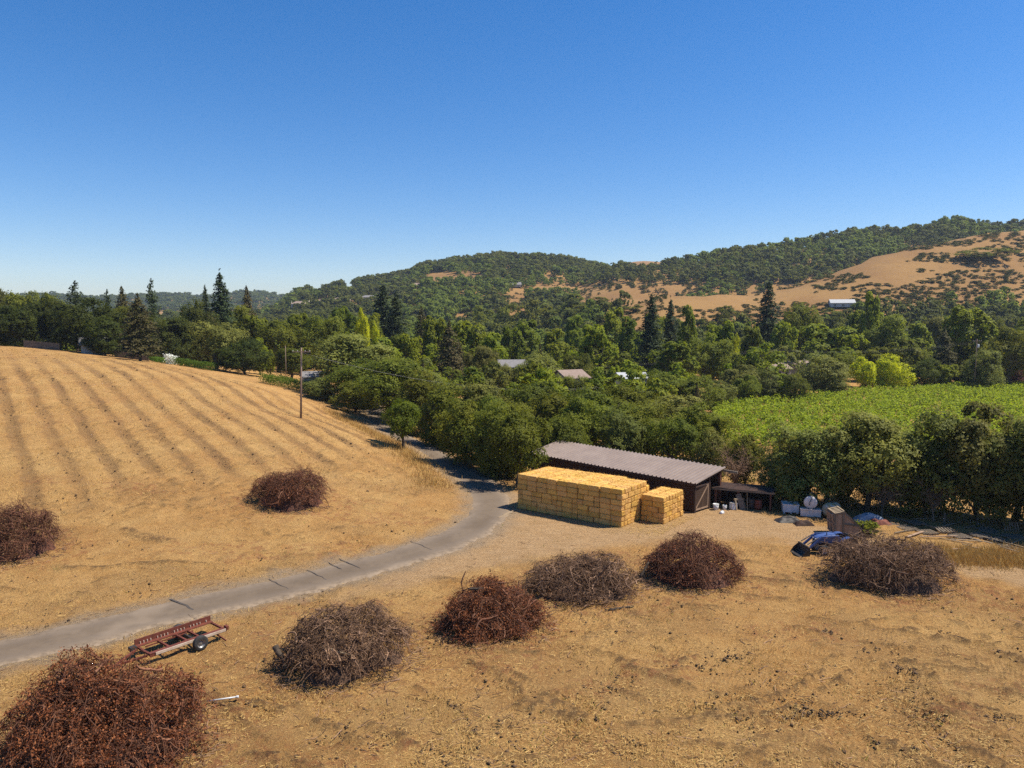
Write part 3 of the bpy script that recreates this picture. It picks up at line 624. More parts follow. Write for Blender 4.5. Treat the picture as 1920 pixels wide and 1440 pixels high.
# valley beyond the belt
V_ = 'valley'
for a in ((612,190,588,90,'oak',V_), (690,200,585,80,'green',V_), (640,225,572,70,'green',V_), (718,215,536,92,'redwood',V_), (742,208,552,84,'redwood',V_), (748,180,622,70,'oak',V_), (790,200,578,60,'cedar',V_), (842,168,608,84,'cedar',V_), (860,172,640,50,'cedar',V_),
  (680,190,575,34,'yellow',V_), (706,180,600,26,'yellow',V_), (770,176,625,60,'lime',V_), (815,190,590,70,'green',V_), (880,190,600,90,'green',V_), (925,178,622,84,'lime',V_), (906,158,645,76,'grey',V_), (985,228,598,90,'green',V_), (1042,200,615,95,'green',V_), (960,205,610,70,'green',V_), (1116,180,607,100,'lime',V_),
  (1010,152,655,110,'greybush',V_), (1210,150,706,50,'bush',V_), (952,166,680,52,'greybush',V_), (985,164,682,58,'bush',V_), (1058,140,698,48,'bush',V_), (1090,141,700,44,'greybush',V_), (1172,139,706,34,'bush',V_), (1490,150,697,60,'bush',V_), (1120,158,688,34,'lime',V_), (1152,152,684,40,'lime',V_), (1080,165,660,70,'oak',V_), (1222,192,557,86,'redwood',V_), (1258,210,563,54,'redwood',V_), (1290,205,570,60,'green',V_), (1262,168,638,110,'green',V_), (1245,142,690,110,'bush',V_),
  (1310,138,700,100,'bush',V_), (1330,180,632,95,'oak',V_), (1352,200,600,74,'lime',V_), (1377,212,622,26,'yellow',V_), (1390,158,682,90,'greybush',V_), (1412,200,610,70,'green',V_), (1442,232,530,78,'redwood',V_), (1442,225,655,70,'grey',V_), (1500,236,565,95,'oak',V_), (1470,225,600,60,'lime',V_), (1552,205,606,140,'green',V_), (1605,235,580,70,'green',V_), (1635,230,545,64,'lime',V_),
  (1662,212,585,115,'oak',V_), (1720,222,605,90,'green',V_), (1642,188,650,80,'green',V_), (1700,200,640,70,'oak',V_), (1815,190,572,125,'green',V_), (1772,185,618,70,'cedar',V_), (1760,240,590,80,'grey',V_), (1900,176,612,110,'oak',V_), (1870,200,590,80,'bush',V_), (1940,190,590,90,'oak',V_), (1850,168,650,70,'greybush',V_), (1230,225,585,60,'green',V_), (1180,215,592,70,'green',V_), (1150,240,575,70,'green',V_), (1080,245,590,70,'green',V_), (1580,182,655,80,'oak',V_)):
    tree(*a)
N_ = 'vineyard'
for a in ((1540,166,664,130,'greybush',N_), (1622,172,668,64,'yellow',N_), (1676,172,662,84,'yellow',N_), (1735,176,668,60,'bush',N_), (1775,176,682,62,'lime',N_), (1818,178,672,80,'greybush',N_), (1885,182,690,80,'plum',N_), (1430,156,690,80,'greybush',N_), (1465,156,700,60,'lime',N_), (1400,150,702,60,'bush',N_), (1350,146,712,70,'greybush',N_), (1940,188,680,80,'bush',N_)):
    tree(*a)
S_ = 'slope'
for a in ((1060,430,549,120,'oak',S_), (1110,415,556,110,'oak',S_), (1005,430,560,90,'oak',S_), (950,425,568,80,'oak',S_), (905,410,572,60,'oak',S_), (1158,400,566,50,'oak',S_), (1190,395,570,40,'oak',S_), (1850,470,462,95,'oak',S_), (1556,384,577,44,'oak',S_), (1590,380,579,44,'oak',S_), (1620,385,566,40,'oak',S_), (1505,372,573,46,'oak',S_), (1360,372,572,44,'oak',S_)):
    tree(*a, far=True)
# ------- more valley trees, set out irregularly, then woodland -------
rs = np.random.RandomState(5)
VINE = [(26, 92), (40, 150), (75, 166), (150, 196), (150, 110), (60, 86)]
HCENT = {}
def blocked(x, y):
    if in_poly(np.array([x]), np.array([y]), VINE)[0]: return True
    if seg_dist(np.array([x]), np.array([y]), ROADC)[0] < 7 and y < 160: return True
    return False
cand = []
HOUSE_GAPS = [(968, 684, 30, 172), (1068, 700, 18, 148), (1185, 704, 22, 145), (1485, 690, 46, 195), (1578, 580, 26, 398)]
for d in np.arange(112, 420, 7.5):
    for x in np.arange(-.74*d, .74*d, 7.5+d*.006):
        xx = x+rs.uniform(-3.2, 3.2); dd = d+rs.uniform(-3.2, 3.2)
        if dd < 190 and xx < -.2*dd: continue
        if dd < 125 and xx < 0: continue
        if blocked(xx, dd): continue
        if dd > 290 and 960+1400*xx/dd > 1180 and _hill(RIDGES['spur'], np.array([xx]), np.array([dd]))[1][0] > .34: continue
        g = hz(xx, dd); px, py = project(xx, dd, g)
        if dd > 330 and px > 990 and rs.uniform() < (.5 if px < 1300 else .1): continue
        if any(abs(px-h0) < h2 and dd < hd and project(xx, dd, g+8)[1] < h1 for h0, h1, h2, hd in HOUSE_GAPS): continue
        if any((xx-a)**2+(dd-b)**2 < (r*.8+2.2)**2 for a, b, r in tree_xy if abs(dd-b) < 14): continue
        cand.append((dd, xx, g, px))
cand.sort()
KSEQ = ['oak', 'green', 'green', 'lime', 'grey', 'green', 'green', 'bush', 'oak', 'cedar', 'green', 'greybush', 'lime', 'green', 'bush', 'oak', 'redwood']
limit = 292-len(TREES); nfar = 0; REST = []
for (d, x, g, px) in cand:
    hh = rs.uniform(7, 12.5)*(1.0 if d > 170 else .8)
    if nfar < limit and -60 < px < 1980:
        k = KSEQ[rs.randint(len(KSEQ))]
        if k == 'redwood': hh *= 1.25
        top = project(x, d, g+hh)[1]; wm = hh*rs.uniform(.75, 1.05)*(.42 if k in ('redwood', 'cedar') else 1)
        tree(px, d, top, wm*FPX/d, k, 'far', far=True); nfar += 1
    else: REST.append((x, d, g, hh))
# ------- labels: kind, size and place in its own row -------
ONES = ['', 'first', 'second', 'third', 'fourth', 'fifth', 'sixth', 'seventh', 'eighth', 'ninth', 'tenth', 'eleventh', 'twelfth', 'thirteenth', 'fourteenth', 'fifteenth', 'sixteenth', 'seventeenth', 'eighteenth', 'nineteenth']
TENS = {2: ('twentieth', 'twenty'), 3: ('thirtieth', 'thirty'), 4: ('fortieth', 'forty'), 5: ('fiftieth', 'fifty'), 6: ('sixtieth', 'sixty')}
def ordinal(n):
    if n < 20: return ONES[n]
    a, b = divmod(n, 10); return TENS[a][0] if b == 0 else TENS[a][1]+'-'+ONES[b]
ZONE = dict(belt=('in the tree belt behind the hay shed', 'trees of the belt behind the shed'), scrap=('in the row behind the tanks and lumber', 'trees behind the tanks and lumber'),
 bend=('beside the shaded road bend', 'trees beside the road bend'), crest=('beyond the crest of the furrowed field', 'trees beyond the field crest'),
 valley=('in the valley between belt and hills', 'trees in the valley'), vineyard=('along the far edge of the vineyard', 'trees along the vineyard edge'),
 slope=('on the golden hill slope', 'oaks on the golden slope'), far=('in the distant valley floor', 'trees on the distant valley floor'))
buckets = {}
for t in TREES:
    if t[4] is None: buckets.setdefault((t[3], t[2]), []).append(t)
for (z, k), L in buckets.items():
    L.sort(key=lambda t: t[1])
    for i, t in enumerate(L):
        n = len(L); place = 'only one' if n == 1 else ordinal(i+1)+' from the left'
        t[0]['label'] = f"{KIND[k][4]}, {place} {ZONE[z][0]}" if n > 1 else f"single {KIND[k][4]} {ZONE[z][0]}"
for t in TREES:
    if t[4]: t[0]['label'] = t[4]
    t[0]['group'] = ZONE[t[3]][1]
# ------- woodland on the hills and scrub, each one mass -------
UNIT = []
for i in range(5):
    V, Q, T = lobe_crown(400+i, 8, 9, 3.2, .15, zc=.52, rz=.42, rxy=.36, lr=(.16, .25), up=.1, flat=1.0); UNIT.append((V, T))
def mass(name, spots, mat, units=UNIT):
    Vs = []; Ts = []
    for (x, y, z, w, h) in spots:
        V, T = units[rs.randint(len(units))]; a = rs.uniform(0, 6.28); c, s = math.cos(a), math.sin(a)
        q = np.empty_like(V); q[:, 0] = (V[:, 0]*c-V[:, 1]*s)*w/.92+x; q[:, 1] = (V[:, 0]*s+V[:, 1]*c)*w/.92+y; q[:, 2] = V[:, 2]*h+z-.3
        Vs.append(q); Ts.append(np.clip(T*.7+rs.uniform(-.15, .5), 0, 1))
    V = np.concatenate(Vs)
    return tag(link(name, np_mesh(name, V, np.arange(len(V)).reshape(-1, 4), [mat], fattr=dict(tint=np.concatenate(Ts)))), kind='stuff')
CLEAR = [(830,521,34,11), (884,521,26,8), (600,549,22,6), (655,541,12,9), (1060,543,50,8), (1120,567,60,10), (1215,572,55,22), (560,549,14,5), (880,600,30,14), (1000,548,40,8), (600,569,22,5), (645,568,22,5), (690,568,16,4), (960,562,30,8)]
def wood_spots():
    W = []; S = []
    n = 110000; a = rs.uniform(-.75, .80, n); d = np.sqrt(rs.uniform(300**2, 1120**2, n)); x = a*d; y = d
    z = height(x, y); nn = fbm(x/45, y/45, 7, 4); n2 = fbm(x/14, y/14, 17, 3); n4 = fbm(x/34, y/20, 27, 3)
    hs, ts = _hill(RIDGES['spur'], x, y); hf, tf = _hill(RIDGES['forest'], x, y); hc, tc = _hill(RIDGES['centre'], x, y)
    taken = {}
    for i in range(n):
        px, py = project(x[i], y[i], z[i])
        if not -80 < px < 2000: continue
        spur = hs[i] > hf[i] and hs[i] > hc[i] and px > 1120
        cell = 4.8 if y[i] < 620 else 6.5
        if spur and ts[i] > .3: cell = 3.1
        key = (int(x[i]/cell), int(y[i]/cell), spur)
        if any(((px-c[0])/c[2])**2+((py-c[1])/c[3])**2 < 1 for c in CLEAR):
            if n2[i] > .62: S.append((x[i], y[i], z[i], rs.uniform(1.5, 3), rs.uniform(1, 1.8)))
            continue
        if key in taken: continue
        if spur:
            if ts[i] >= .999: continue
            if ts[i] < .3 and nn[i] > (.38 if px > 1700 else .60):
                taken[key] = 1; W.append((x[i], y[i], z[i], rs.uniform(5, 9), rs.uniform(4, 8)))
            else:
                lim = .39+.24*sstep(.5, .93, ts[i])+(.045 if px < 1700 else -.05)
                if .75*n4[i]+.25*n2[i] > lim and (ts[i] < .97 or nn[i] > .55):
                    taken[key] = 1; S.append((x[i], y[i], z[i], rs.uniform(2.6, 6), rs.uniform(.8, 1.8)))
        else:
            if px > 990 and py > 532 and hf[i] >= hc[i]:
                if nn[i] > .56:
                    taken[key] = 1; W.append((x[i], y[i], z[i], rs.uniform(6, 11), rs.uniform(4.5, 8)))
                elif nn[i] > .37:
                    taken[key] = 1; S.append((x[i], y[i], z[i], rs.uniform(3, 7), rs.uniform(1.8, 4.5)))
                continue
            if y[i] > 1000 and hc[i] < 60: continue
            if nn[i] < .2: continue
            taken[key] = 1; big = nn[i] > .45
            W.append((x[i], y[i], z[i], rs.uniform(8, 15) if big else rs.uniform(5, 9), rs.uniform(7, 12.5) if big else rs.uniform(4.5, 8)))
    for (xx, d_, g, hh) in REST: W.append((xx, d_, g, hh*.95, hh))
    return W, S
W, S = wood_spots()
print('trees', len(TREES), 'woodland', len(W), 'scrub', len(S))
wl_ = [fbm(np.array([w[0]/55]), np.array([w[1]/75]), 57, 3)[0]+rs.normal()*.07 > .52 for w in W]
mass('hill_woodland', [w for w, l in zip(W, wl_) if not l], M['wood_far']); mass('light_woodland', [w for w, l in zip(W, wl_) if l], M['wood_light']); mass('hillside_scrub', S, M['scrub'])
D = [(x, 1850+rs.uniform(-350, 260)) for x in rs.uniform(-1700, -300, 1600)]
Dz = height(np.array([p[0] for p in D]), np.array([p[1] for p in D]))
mass('distant_woodland', [(p[0], p[1], z, rs.uniform(16, 30), rs.uniform(10, 18)) for p, z in zip(D, Dz) if z > 18], M['wood_far'])
# ------- vineyard: one mass of bright leaves over the rows -------
def vineyard():
    C = []; T = []
    for r in np.arange(60, 260, 2.0):
        n = 520; s = rs.uniform(-60, 190, n); x = s*.93; y = r+s*.12-12+rs.normal(size=n)*.38
        k = in_poly(x, y, VINE) & (np.abs(x/y) < .82); x = x[k]; y = y[k]
        if not len(x): continue
        n = len(x); H = rs.uniform(.9, 1.5, n)+1.0*fbm(x/3, y/3, 33, 2); lean = rs.normal(size=(n, 2))*.35; tt = rs.uniform(0, 1, n); z = height(x, y)
        m = 22; q = rs.uniform(.15, 1, (n, m)); P = np.stack([x[:, None]+lean[:, :1]*q+rs.normal(size=(n, m))*.16, y[:, None]+lean[:, 1:]*q+rs.normal(size=(n, m))*.16, z[:, None]+H[:, None]*q], -1)
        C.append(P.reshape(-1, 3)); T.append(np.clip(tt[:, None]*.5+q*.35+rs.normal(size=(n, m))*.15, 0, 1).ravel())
    C = np.concatenate(C); T = np.concatenate(T)
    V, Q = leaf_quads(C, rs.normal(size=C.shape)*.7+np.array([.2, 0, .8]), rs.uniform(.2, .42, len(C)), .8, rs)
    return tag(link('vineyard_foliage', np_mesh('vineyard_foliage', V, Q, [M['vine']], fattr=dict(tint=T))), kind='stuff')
vineyard()
# ---------------- straw bales ----------------
def straw_mat():
    t = NT('golden_straw'); p = t.P(obj=True, scale=(1, 3.5, 3.5)); n1 = t.noise(p, 14, 4, .7, .6); n2 = t.noise(t.P(obj=True), 3.5, 4, .6); r = t.rand()
    col = t.mix(t.rng(n1, .3, .7), (.52, .29, .065), (.80, .52, .165))
    col = t.mix(t.math('MULTIPLY', t.rng(n2, .5, .72), .45), col, (.42, .2, .055))
    col = t.mix(t.math('MULTIPLY', t.rng(n1, .62, .72), .5), col, (.75, .56, .25))
    col = t.hsv(col, t.math('ADD', t.math('MULTIPLY', r, .008), .491), t.math('ADD', t.math('MULTIPLY', r, .07), .98), t.math('ADD', t.math('MULTIPLY', t.math('FRACT', t.math('MULTIPLY', r, 9.7)), .28), .86))
    t.bump(n1, .03); return t.done(col, .85, 0, .15)
M['straw'] = straw_mat()
BL, BW, BH = .98, .49, .414
def bale_mesh(seed):
    rs = np.random.RandomState(seed); bm = bmesh.new(); bmesh.ops.create_cube(bm, size=1.0)
    bmesh.ops.subdivide_edges(bm, edges=bm.edges[:], cuts=7, use_grid_fill=True)
    for v in bm.verts:
        c = v.co*2; q = Vector([math.copysign(abs(k)**.9, k) for k in c])
        m = [abs(k) > .99 for k in c]; e = sum(m)
        sq = 1-.055*(e >= 2)-.05*(e == 3)
        x, y, z = q*sq
        groove = .045*(1 if .22 < abs(c[1]) < .42 else 0)*(1 if abs(c[2]) > .9 else 0)
        n = (vnoise(np.array([x*3+seed*7+z*2]), np.array([y*3+z*3.3]), seed)[0]-.5)*.12+(rs.uniform()-.5)*.05
        v.co = Vector((x*BL/2*(1+n*.35), y*BW/2*(1+n*.7), z*BH/2*(1+n*.55-groove)))
    me0 = bpy.data.meshes.new('tmp'); bm.to_mesh(me0); bm.free()
    V = np.empty(len(me0.vertices)*3, np.float32); me0.vertices.foreach_get('co', V); V = V.reshape(-1, 3)
    Q = np.empty(len(me0.loops), np.int32); me0.loops.foreach_get('vertex_index', Q); Q = Q.reshape(-1, 4); bpy.data.meshes.remove(me0)
    n = 260; f = rs.randint(0, len(Q), n); C = V[Q[f]].mean(1)+rs.normal(size=(n, 3))*.01; o = unit(C/np.array([BL, BW, BH])**2)
    d = unit(o*.9+rs.normal(size=(n, 3))*.9); ln = rs.uniform(.06, .17, n)[:, None]; w = unit(np.cross(d, rs.normal(size=(n, 3))))*.006
    S = np.stack([C-w, C+w, C+d*ln+w*.6, C+d*ln-w*.6], 1).reshape(-1, 3)
    return np_mesh('straw_bale', np.concatenate([V, S]), np.concatenate([Q, np.arange(4*n).reshape(-1, 4)+len(V)]), [M['straw']])
BALES = [bale_mesh(s) for s in range(6)]
E1 = Vector((.79, -.612, 0)).normalized(); E2 = Vector((.612, .79, 0)).normalized(); A0 = Vector((.44, 60.83, 0)); ANG = math.atan2(E1.y, E1.x)
rb = random.Random(8); nb = 0
def bale(a, b, layer, cross, label, group):
    """a, b: centre along the stack's length and depth (m)"""
    global nb; nb += 1
    p = A0+E1*(a+rb.uniform(-.028, .028))+E2*(b+rb.uniform(-.035, .03))
    o = link('straw_bale', BALES[rb.randrange(6)], None, (p.x, p.y, hz(p.x, p.y)+.01+BH*(layer+.5)+rb.uniform(-.008, .008)), ANG+(math.pi/2 if cross else 0)+rb.uniform(-.022, .022)+(math.pi if rb.random() < .5 else 0))
    o.scale = (rb.uniform(.955, 1.01), rb.uniform(.97, 1.02), rb.uniform(.97, 1.005)); o.rotation_euler[0] = rb.uniform(-.012, .012); o.rotation_euler[1] = rb.uniform(-.012, .012)
    tag(o, label, 'straw bale', group)
def stack(a0, b0, nblock, layers, rows, what, group, hide_left=False):
    BK = 2*BL+.005; Ltot = nblock*BK; D = rows*BW
    for ly in range(layers-1):
        lay = ordinal(layers-ly) if layers-ly > 1 else 'top'
        fr = []
        for k in range(nblock):
            header = (ly+k+rb.randrange(2)) % 2
            x = a0+k*BK
            if header: fr += [(x+BW/2, BL/2, True), (x+BW+BL/2, BW/2, False), (x+BW*1.5+BL, BL/2, True)]
            else: fr += [(x+BL/2, BW/2, False), (x+BL*1.5, BW/2, False)]
        for i, (a, b, cr) in enumerate(fr):
            bale(a, b0+b, ly, cr, f"straw bale, {what}'s front face, {lay} layer from top, {ordinal(i+1)} from left", group)
        for side in ((1,) if hide_left else (1, 0)):
            last = fr[-1] if side else fr[0]; b = BL if last[2] else BW; i = 1; nm = 'right' if side else 'left'
            rest = D-b
            ends = (ly % 2 == 0) and side
            while rest > BW*.9:
                use = BW if ends or rest < BL else BL
                if use == BL: a = a0+(Ltot-BW/2 if side else BW/2); bale(a, b0+b+BL/2, ly, True, f"straw bale, {what}'s {nm} end, {lay} layer from top, {ordinal(i+1)} from front", group)
                else: a = a0+(Ltot-BL/2 if side else BL/2); bale(a, b0+b+BW/2, ly, False, f"straw bale, {what}'s {nm} end, {lay} layer from top, {ordinal(i+1)} from front", group)
                b += use; rest -= use; i += 1
    for r in range(rows):
        for c in range(nblock*2):
            if nblock > 2 and r == rows-1 and c in (8, 9): continue
            bale(a0+c*(BL+.0025)+BL/2, b0+r*BW+BW/2, layers-1, False, f"straw bale atop the {what}, {ordinal(r+1)} row from front, {ordinal(c+1)} from left", group)
stack(0, 0, 5, 7, 9, 'long stack', 'straw bales of the long stack')
stack(9.95, 2.75, 1, 5, 7, 'small stack', 'straw bales of the small stack', hide_left=False)
print('bales', nb)
# ---------------- shed ----------------
def shed():
    P0 = Vector((1.68, 72.78, 0)); P1 = Vector((14.64, 58.86, 0)); e = (P1-P0).normalized(); L = (P1-P0).length
    rz = math.atan2(e.y, e.x)
    r = empty('shed', (P0.x, P0.y, 0), rz, 'long dark brown wooden shed with ribbed metal roof behind the straw bales', 'shed')
    Dp = 4.1; Ze, Zb = 2.42, 3.12; y0 = .25      # local x along the front, y to the back
    def zr(y): return Ze+(Zb-Ze)*y/Dp
    mb = MB(); x = .15
    while x < L-.45:                             # front wall of upright boards with battens
        mb.box((x+.14, y0, zr(y0)/2-.05), (.275, .03, zr(y0)-.16)); mb.box((x+.28, y0-.022, zr(y0)/2-.05), (.05, .02, zr(y0)-.2)); x += .285
    mb.build('front_wall', M['dark_wood'], r)
    mb = MB()
    y = y0+.1
    while y < Dp-.3:
        mb.box((.15, y+.13, zr(y)/2-.08), (.03, .27, zr(y)-.2)); y += .285
    mb.box((L/2, Dp-.15, Zb/2-.1), (L-.5, .04, Zb-.25)); mb.build('back_wall', M['dark_wood'], r)
    rf = MB(); n = int(L/.42)+1; bm = rf.bm; prof = []
    for i in range(n):                           # ribbed sheet: flat pans with raised trapezoid ribs
        xx = -.1+i*.42; prof += [(xx, 0), (xx+.24, 0), (xx+.275, .085), (xx+.355, .085), (xx+.39, 0)]
    for s in (0, -.03):
        A = [bm.verts.new((u, -.1, zr(-.1)+h+.06+s)) for u, h in prof]; Bv = [bm.verts.new((u, Dp+.15, zr(Dp+.15)+h+.06+s)) for u, h in prof]
        for k in range(len(prof)-1): bm.faces.new((A[k], A[k+1], Bv[k+1], Bv[k]))
        if s == 0: keep = (A, Bv)
        else:
            for k in range(len(prof)-1): bm.faces.new((keep[0][k], A[k], A[k+1], keep[0][k+1])); bm.faces.new((keep[1][k], keep[1][k+1], Bv[k+1], Bv[k]))
    rfo = rf.build('roof', M['roof_metal'], r)
    mb = MB(); mb.box((L/2, -.05, Ze-.08), (L+.1, .05, .2)); mb.box((L+.02, Dp/2, (Ze+Zb)/2-.12), (.05, Dp+.1, .16), Matrix.Rotation(math.atan2(Zb-Ze, Dp), 3, 'X'))
    mb.build('fascia', M['dark_wood'], r)
    mb = MB()
    for k in range(6): xx = .3+k*(L-.7)/5; mb.bar((xx, y0+.1, Ze-.22), (xx, Dp-.25, Zb-.22), .09, .14)
    mb.build('rafters', M['dark_wood'], r)
    for yy, nm in ((y0+.03, 'post'), (2.35, 'post'), (Dp-.1, 'post')):
        MB().box((L-.2, yy, zr(yy)/2-.1), (.2, .2, zr(yy)-.1), bevel=.012).build(nm, M['red_wood'] if yy > 3 else M['dark_wood'], r)
    d = MB(); y = y0+.16
    while y < 2.2: d.box((L-.18, y+.11, 1.15), (.035, .215, 2.15)); y += .222
    do = d.build('door', M['door_wood'], r)
    f = MB()
    for z in (.2, 2.1): f.box((L-.148, 1.27, z), (.03, 2.0, .13))
    for yy in (.36, 2.18): f.box((L-.1475, yy, 1.15), (.029, .12, 1.76))
    f.bar((L-.1465, .44, .32), (L-.1465, 2.1, 1.98), .11, .027, up=(1, 0, 0)); f.build('brace', M['brown_wood'], do)
    MB().bar((L-.5, Dp-.12, Zb-.12), (L+1.35, Dp+.05, Zb-.16), .14, .17).build('beam', M['grey_wood'], r)
    return r
shed()
rj = random.Random(3)
def place(px, py): return on_ground(px, py)
def bay():
    a = Vector((17.0, 61.3, 0)); b = Vector((21.0, 59.6, 0)); e = (b-a); L = e.length; rz = math.atan2(e.y, e.x)
    r = empty('storage_bay', a, rz, 'low open roofed storage bay of dark boards joined right of the shed', 'storage bay')
    MB().box((L/2, 1.9, .75), (L+.2, .05, 1.5)).build('back_wall', M['dark_wood'], r)
    mb = MB()
    for k in range(9): mb.box((L/2, -.12+k*.26, 1.60+k*.005), (L+.5, .25, .03), Matrix.Rotation(.02, 3, 'X'))
    mb.build('roof', M['dark_wood'], r)
    MB().box((L/2, -.2, 1.53), (L+.6, .08, .15)).build('rail', M['grey_wood'], r)
    for x in (.02, L*.42, L): MB().box((x, -.06, .73), (.2 if x < L-.1 else .13, .16, 1.44), bevel=.01).build('post', M['red_wood'], r)
    MB().box((L, .95, .6), (.05, 1.7, 1.2)).build('end_wall', M['dark_wood'], r)
bay()
def at_bay(px, py, y): return (at_depth(px, py, y)[0], y, 0)
def bucket(px, y, r, h, label, mat='white_plastic', tilt=0.0, name='bucket'):
    x = (px-960)/FPX*y
    o = empty(name, (x, y, hz(x, y)), rj.uniform(0, 6), label, 'bucket'); o.rotation_euler[0] = tilt
    MB().lathe([(0, 0), (r*.85, 0), (r, h), (r*.95, h), (r*.8, .02), (0, .02)], (0, 0, 0), (0, 0, 1), 16).build('body', M[mat], o)
    MB().lathe([(r*1.0, h-.05), (r*1.06, h-.05), (r*1.06, h), (r*.94, h)], (0, 0, 0), (0, 0, 1), 16).build('rim', M[mat], o)
    MB().tube([(math.cos(k)*r*1.05, 0, h-.03-math.sin(k)*h*.35) for k in np.linspace(0, math.pi, 9)], .008, 5).build('handle', M['steel'], o)
bucket(1349, 60.2, .24, .5, 'larger white bucket against the post beside the shed opening')
bucket(1366, 60.3, .17, .36, 'small white bucket standing under the storage bay rail')
bucket(1358, 58.9, .16, .33, 'small white bucket tipped on its side before the storage bay', tilt=1.35)
bucket(961, 37.9, .17, .38, 'blue bucket wedged between the third and fourth brush piles', 'blue_paint')
x, y, z = place(1375, 956)
o = empty('crate', (x, y, z), .25, 'pale boxy crate on the ground in front of the storage bay', 'crate')
MB().box((0, 0, .28), (.5, .45, .54), bevel=.02).build('body', M['white_plastic'], o); MB().box((0, 0, .57), (.54, .49, .04), bevel=.01).build('lid', M['concrete'], o)
x, y = (1393-960)/FPX*60.3, 60.3
o = empty('sawhorse', (x, y, 0), .4, 'pale wooden sawhorse inside the storage bay', 'sawhorse')
MB().box((0, 0, .85), (1.0, .12, .12)).build('beam', M['pale_wood'], o)
for sx in (-1, 1):
    for sy in (-1, 1): MB().bar((sx*.38, sy*.03, .82), (sx*.46, sy*.33, 0), .09, .05).build('leg', M['pale_wood'], o)
x = (1401-960)/FPX*60.0
tag(MB().bar((0, 0, .02), (-.32, .35, 1.25), .42, .03, up=(0, 1, .3)).build('leaning_board', M['grey_wood'], None, (x, 60.0, 0)), 'wide grey board leaning inside the storage bay', 'board')
tag(MB().bar((0, 0, .02), (.1, .5, 1.3), .2, .03, up=(1, 0, 0)).build('leaning_board', M['pale_wood'], None, (x+.35, 60.0, 0)), 'narrow pale board leaning beside the wide grey one', 'board')
def drum(px, y, mat, label):
    x = (px-960)/FPX*y; o = empty('drum', (x, y, 0), 0, label, 'drum')
    MB().lathe([(0, 0), (.29, 0), (.29, .28), (.305, .3), (.29, .32), (.29, .56), (.305, .58), (.29, .6), (.29, .86)], (0, 0, 0), (0, 0, 1), 20).build('body', M[mat], o)
    MB().lathe([(.3, .86), (.3, .88), (.27, .88), (.27, .865), (0, .865)], (0, 0, 0), (0, 0, 1), 20).build('lid', M[mat], o)
drum(1417, 60.3, 'dark_steel', 'dark grey drum standing in the storage bay'); drum(1430, 60.0, 'rust', 'rusty red drum beside the dark grey drum in the bay')
# ---------------- harvest bin, tanks, tipped box ----------------
x, y, z = place(1481, 961)
o = empty('harvest_bin', (x, y, z), -.22, 'open white plastic harvest bin beside the storage bay', 'bin')
mb = MB()
for s in (-1, 1): mb.box((0, s*.56, .42), (1.2, .05, .6), bevel=.01); mb.box((s*.585, 0, .42), (.05, 1.06, .6), bevel=.01)
mb.box((0, 0, .14), (1.14, 1.08, .05)).build('walls', M['white_plastic'], o)
mb = MB()
for s in (-1, 1): mb.box((0, s*.58, .74), (1.28, .09, .06), bevel=.012); mb.box((s*.6, 0, .741), (.09, 1.06, .058), bevel=.012)
mb.build('rim', M['white_rust'], o)
mb = MB()
for s in (-1, 0, 1): mb.box((s*.5, 0, .055), (.14, 1.1, .11), bevel=.01)
mb.build('skids', M['white_plastic'], o)
x, y, z = place(1520, 970)
o = empty('steel_box', (x, y, z), -.3, 'long white rust-streaked steel box lying under the round tank', 'steel box')
MB().box((0, .5, .3), (1.5, 1.0, .55), bevel=.02).build('body', M['white_rust'], o)
MB().box((0, -.03, .6), (1.56, .05, .07)).build('lip', M['white_rust'], o)
for s in (-1, 1): MB().box((s*.6, .5, .0), (.12, 1.02, .06)).build('skid', M['rust'], o)
ty = y+.5; o = empty('fuel_tank', (x+.12, ty, z+.6), -.3, 'round white-ended steel fuel tank lying on the white steel box', 'tank')
ax = Vector((0.1, 1, 0)); mbt = MB().lathe([(.0, -.02), (.3, -.0), (.48, .05), (.52, .1), (.52, 1.5), (.48, 1.56), (0, 1.6)], (0, -.35, .52), ax, 28); mbt.build('shell', M['dark_steel'], o)
MB().lathe([(0, -.03), (.3, -.012), (.47, .035), (.505, .08)], (0, -.36, .52), ax, 28).build('end_cap', M['white_rust'], o)
MB().tube([(.02, -.42, 1.12), (.06, -.42, .85), (-.06, -.43, .55), (-.12, -.42, .3)], .025, 6).build('hose', M['dark_steel'], o)
MB().lathe([(.06, 0), (.06, .12), (.1, .12), (.1, .16), (0, .16)], (.08, .4, 1.02), (0, 0, 1), 12).build('filler_cap', M['steel'], o)
x, y, z = place(1563, 972)
o = empty('spray_tank', (x, y+.4, z), .1, 'yellow and white flaking rounded tank beside the dark fuel tank', 'tank')
MB().lathe([(0, -.8), (.25, -.78), (.45, -.68), (.55, -.5), (.57, -.25), (.56, .3), (.5, .6), (.3, .75), (0, .8)], (0, 0, .6), (.85, .5, 0), 24).build('shell', M['yellow_paint'], o)
MB().lathe([(.14, 0), (.14, .08), (.17, .08), (.17, .13), (0, .13)], (0, 0, 1.13), (0, 0, 1), 14).build('lid', M['dark_steel'], o)
for s in (-.45, .45): MB().box((s*.85, s*.5, .05), (.12, .9, .14), Matrix.Rotation(.53, 3, 'Z')).build('cradle', M['rust'], o)
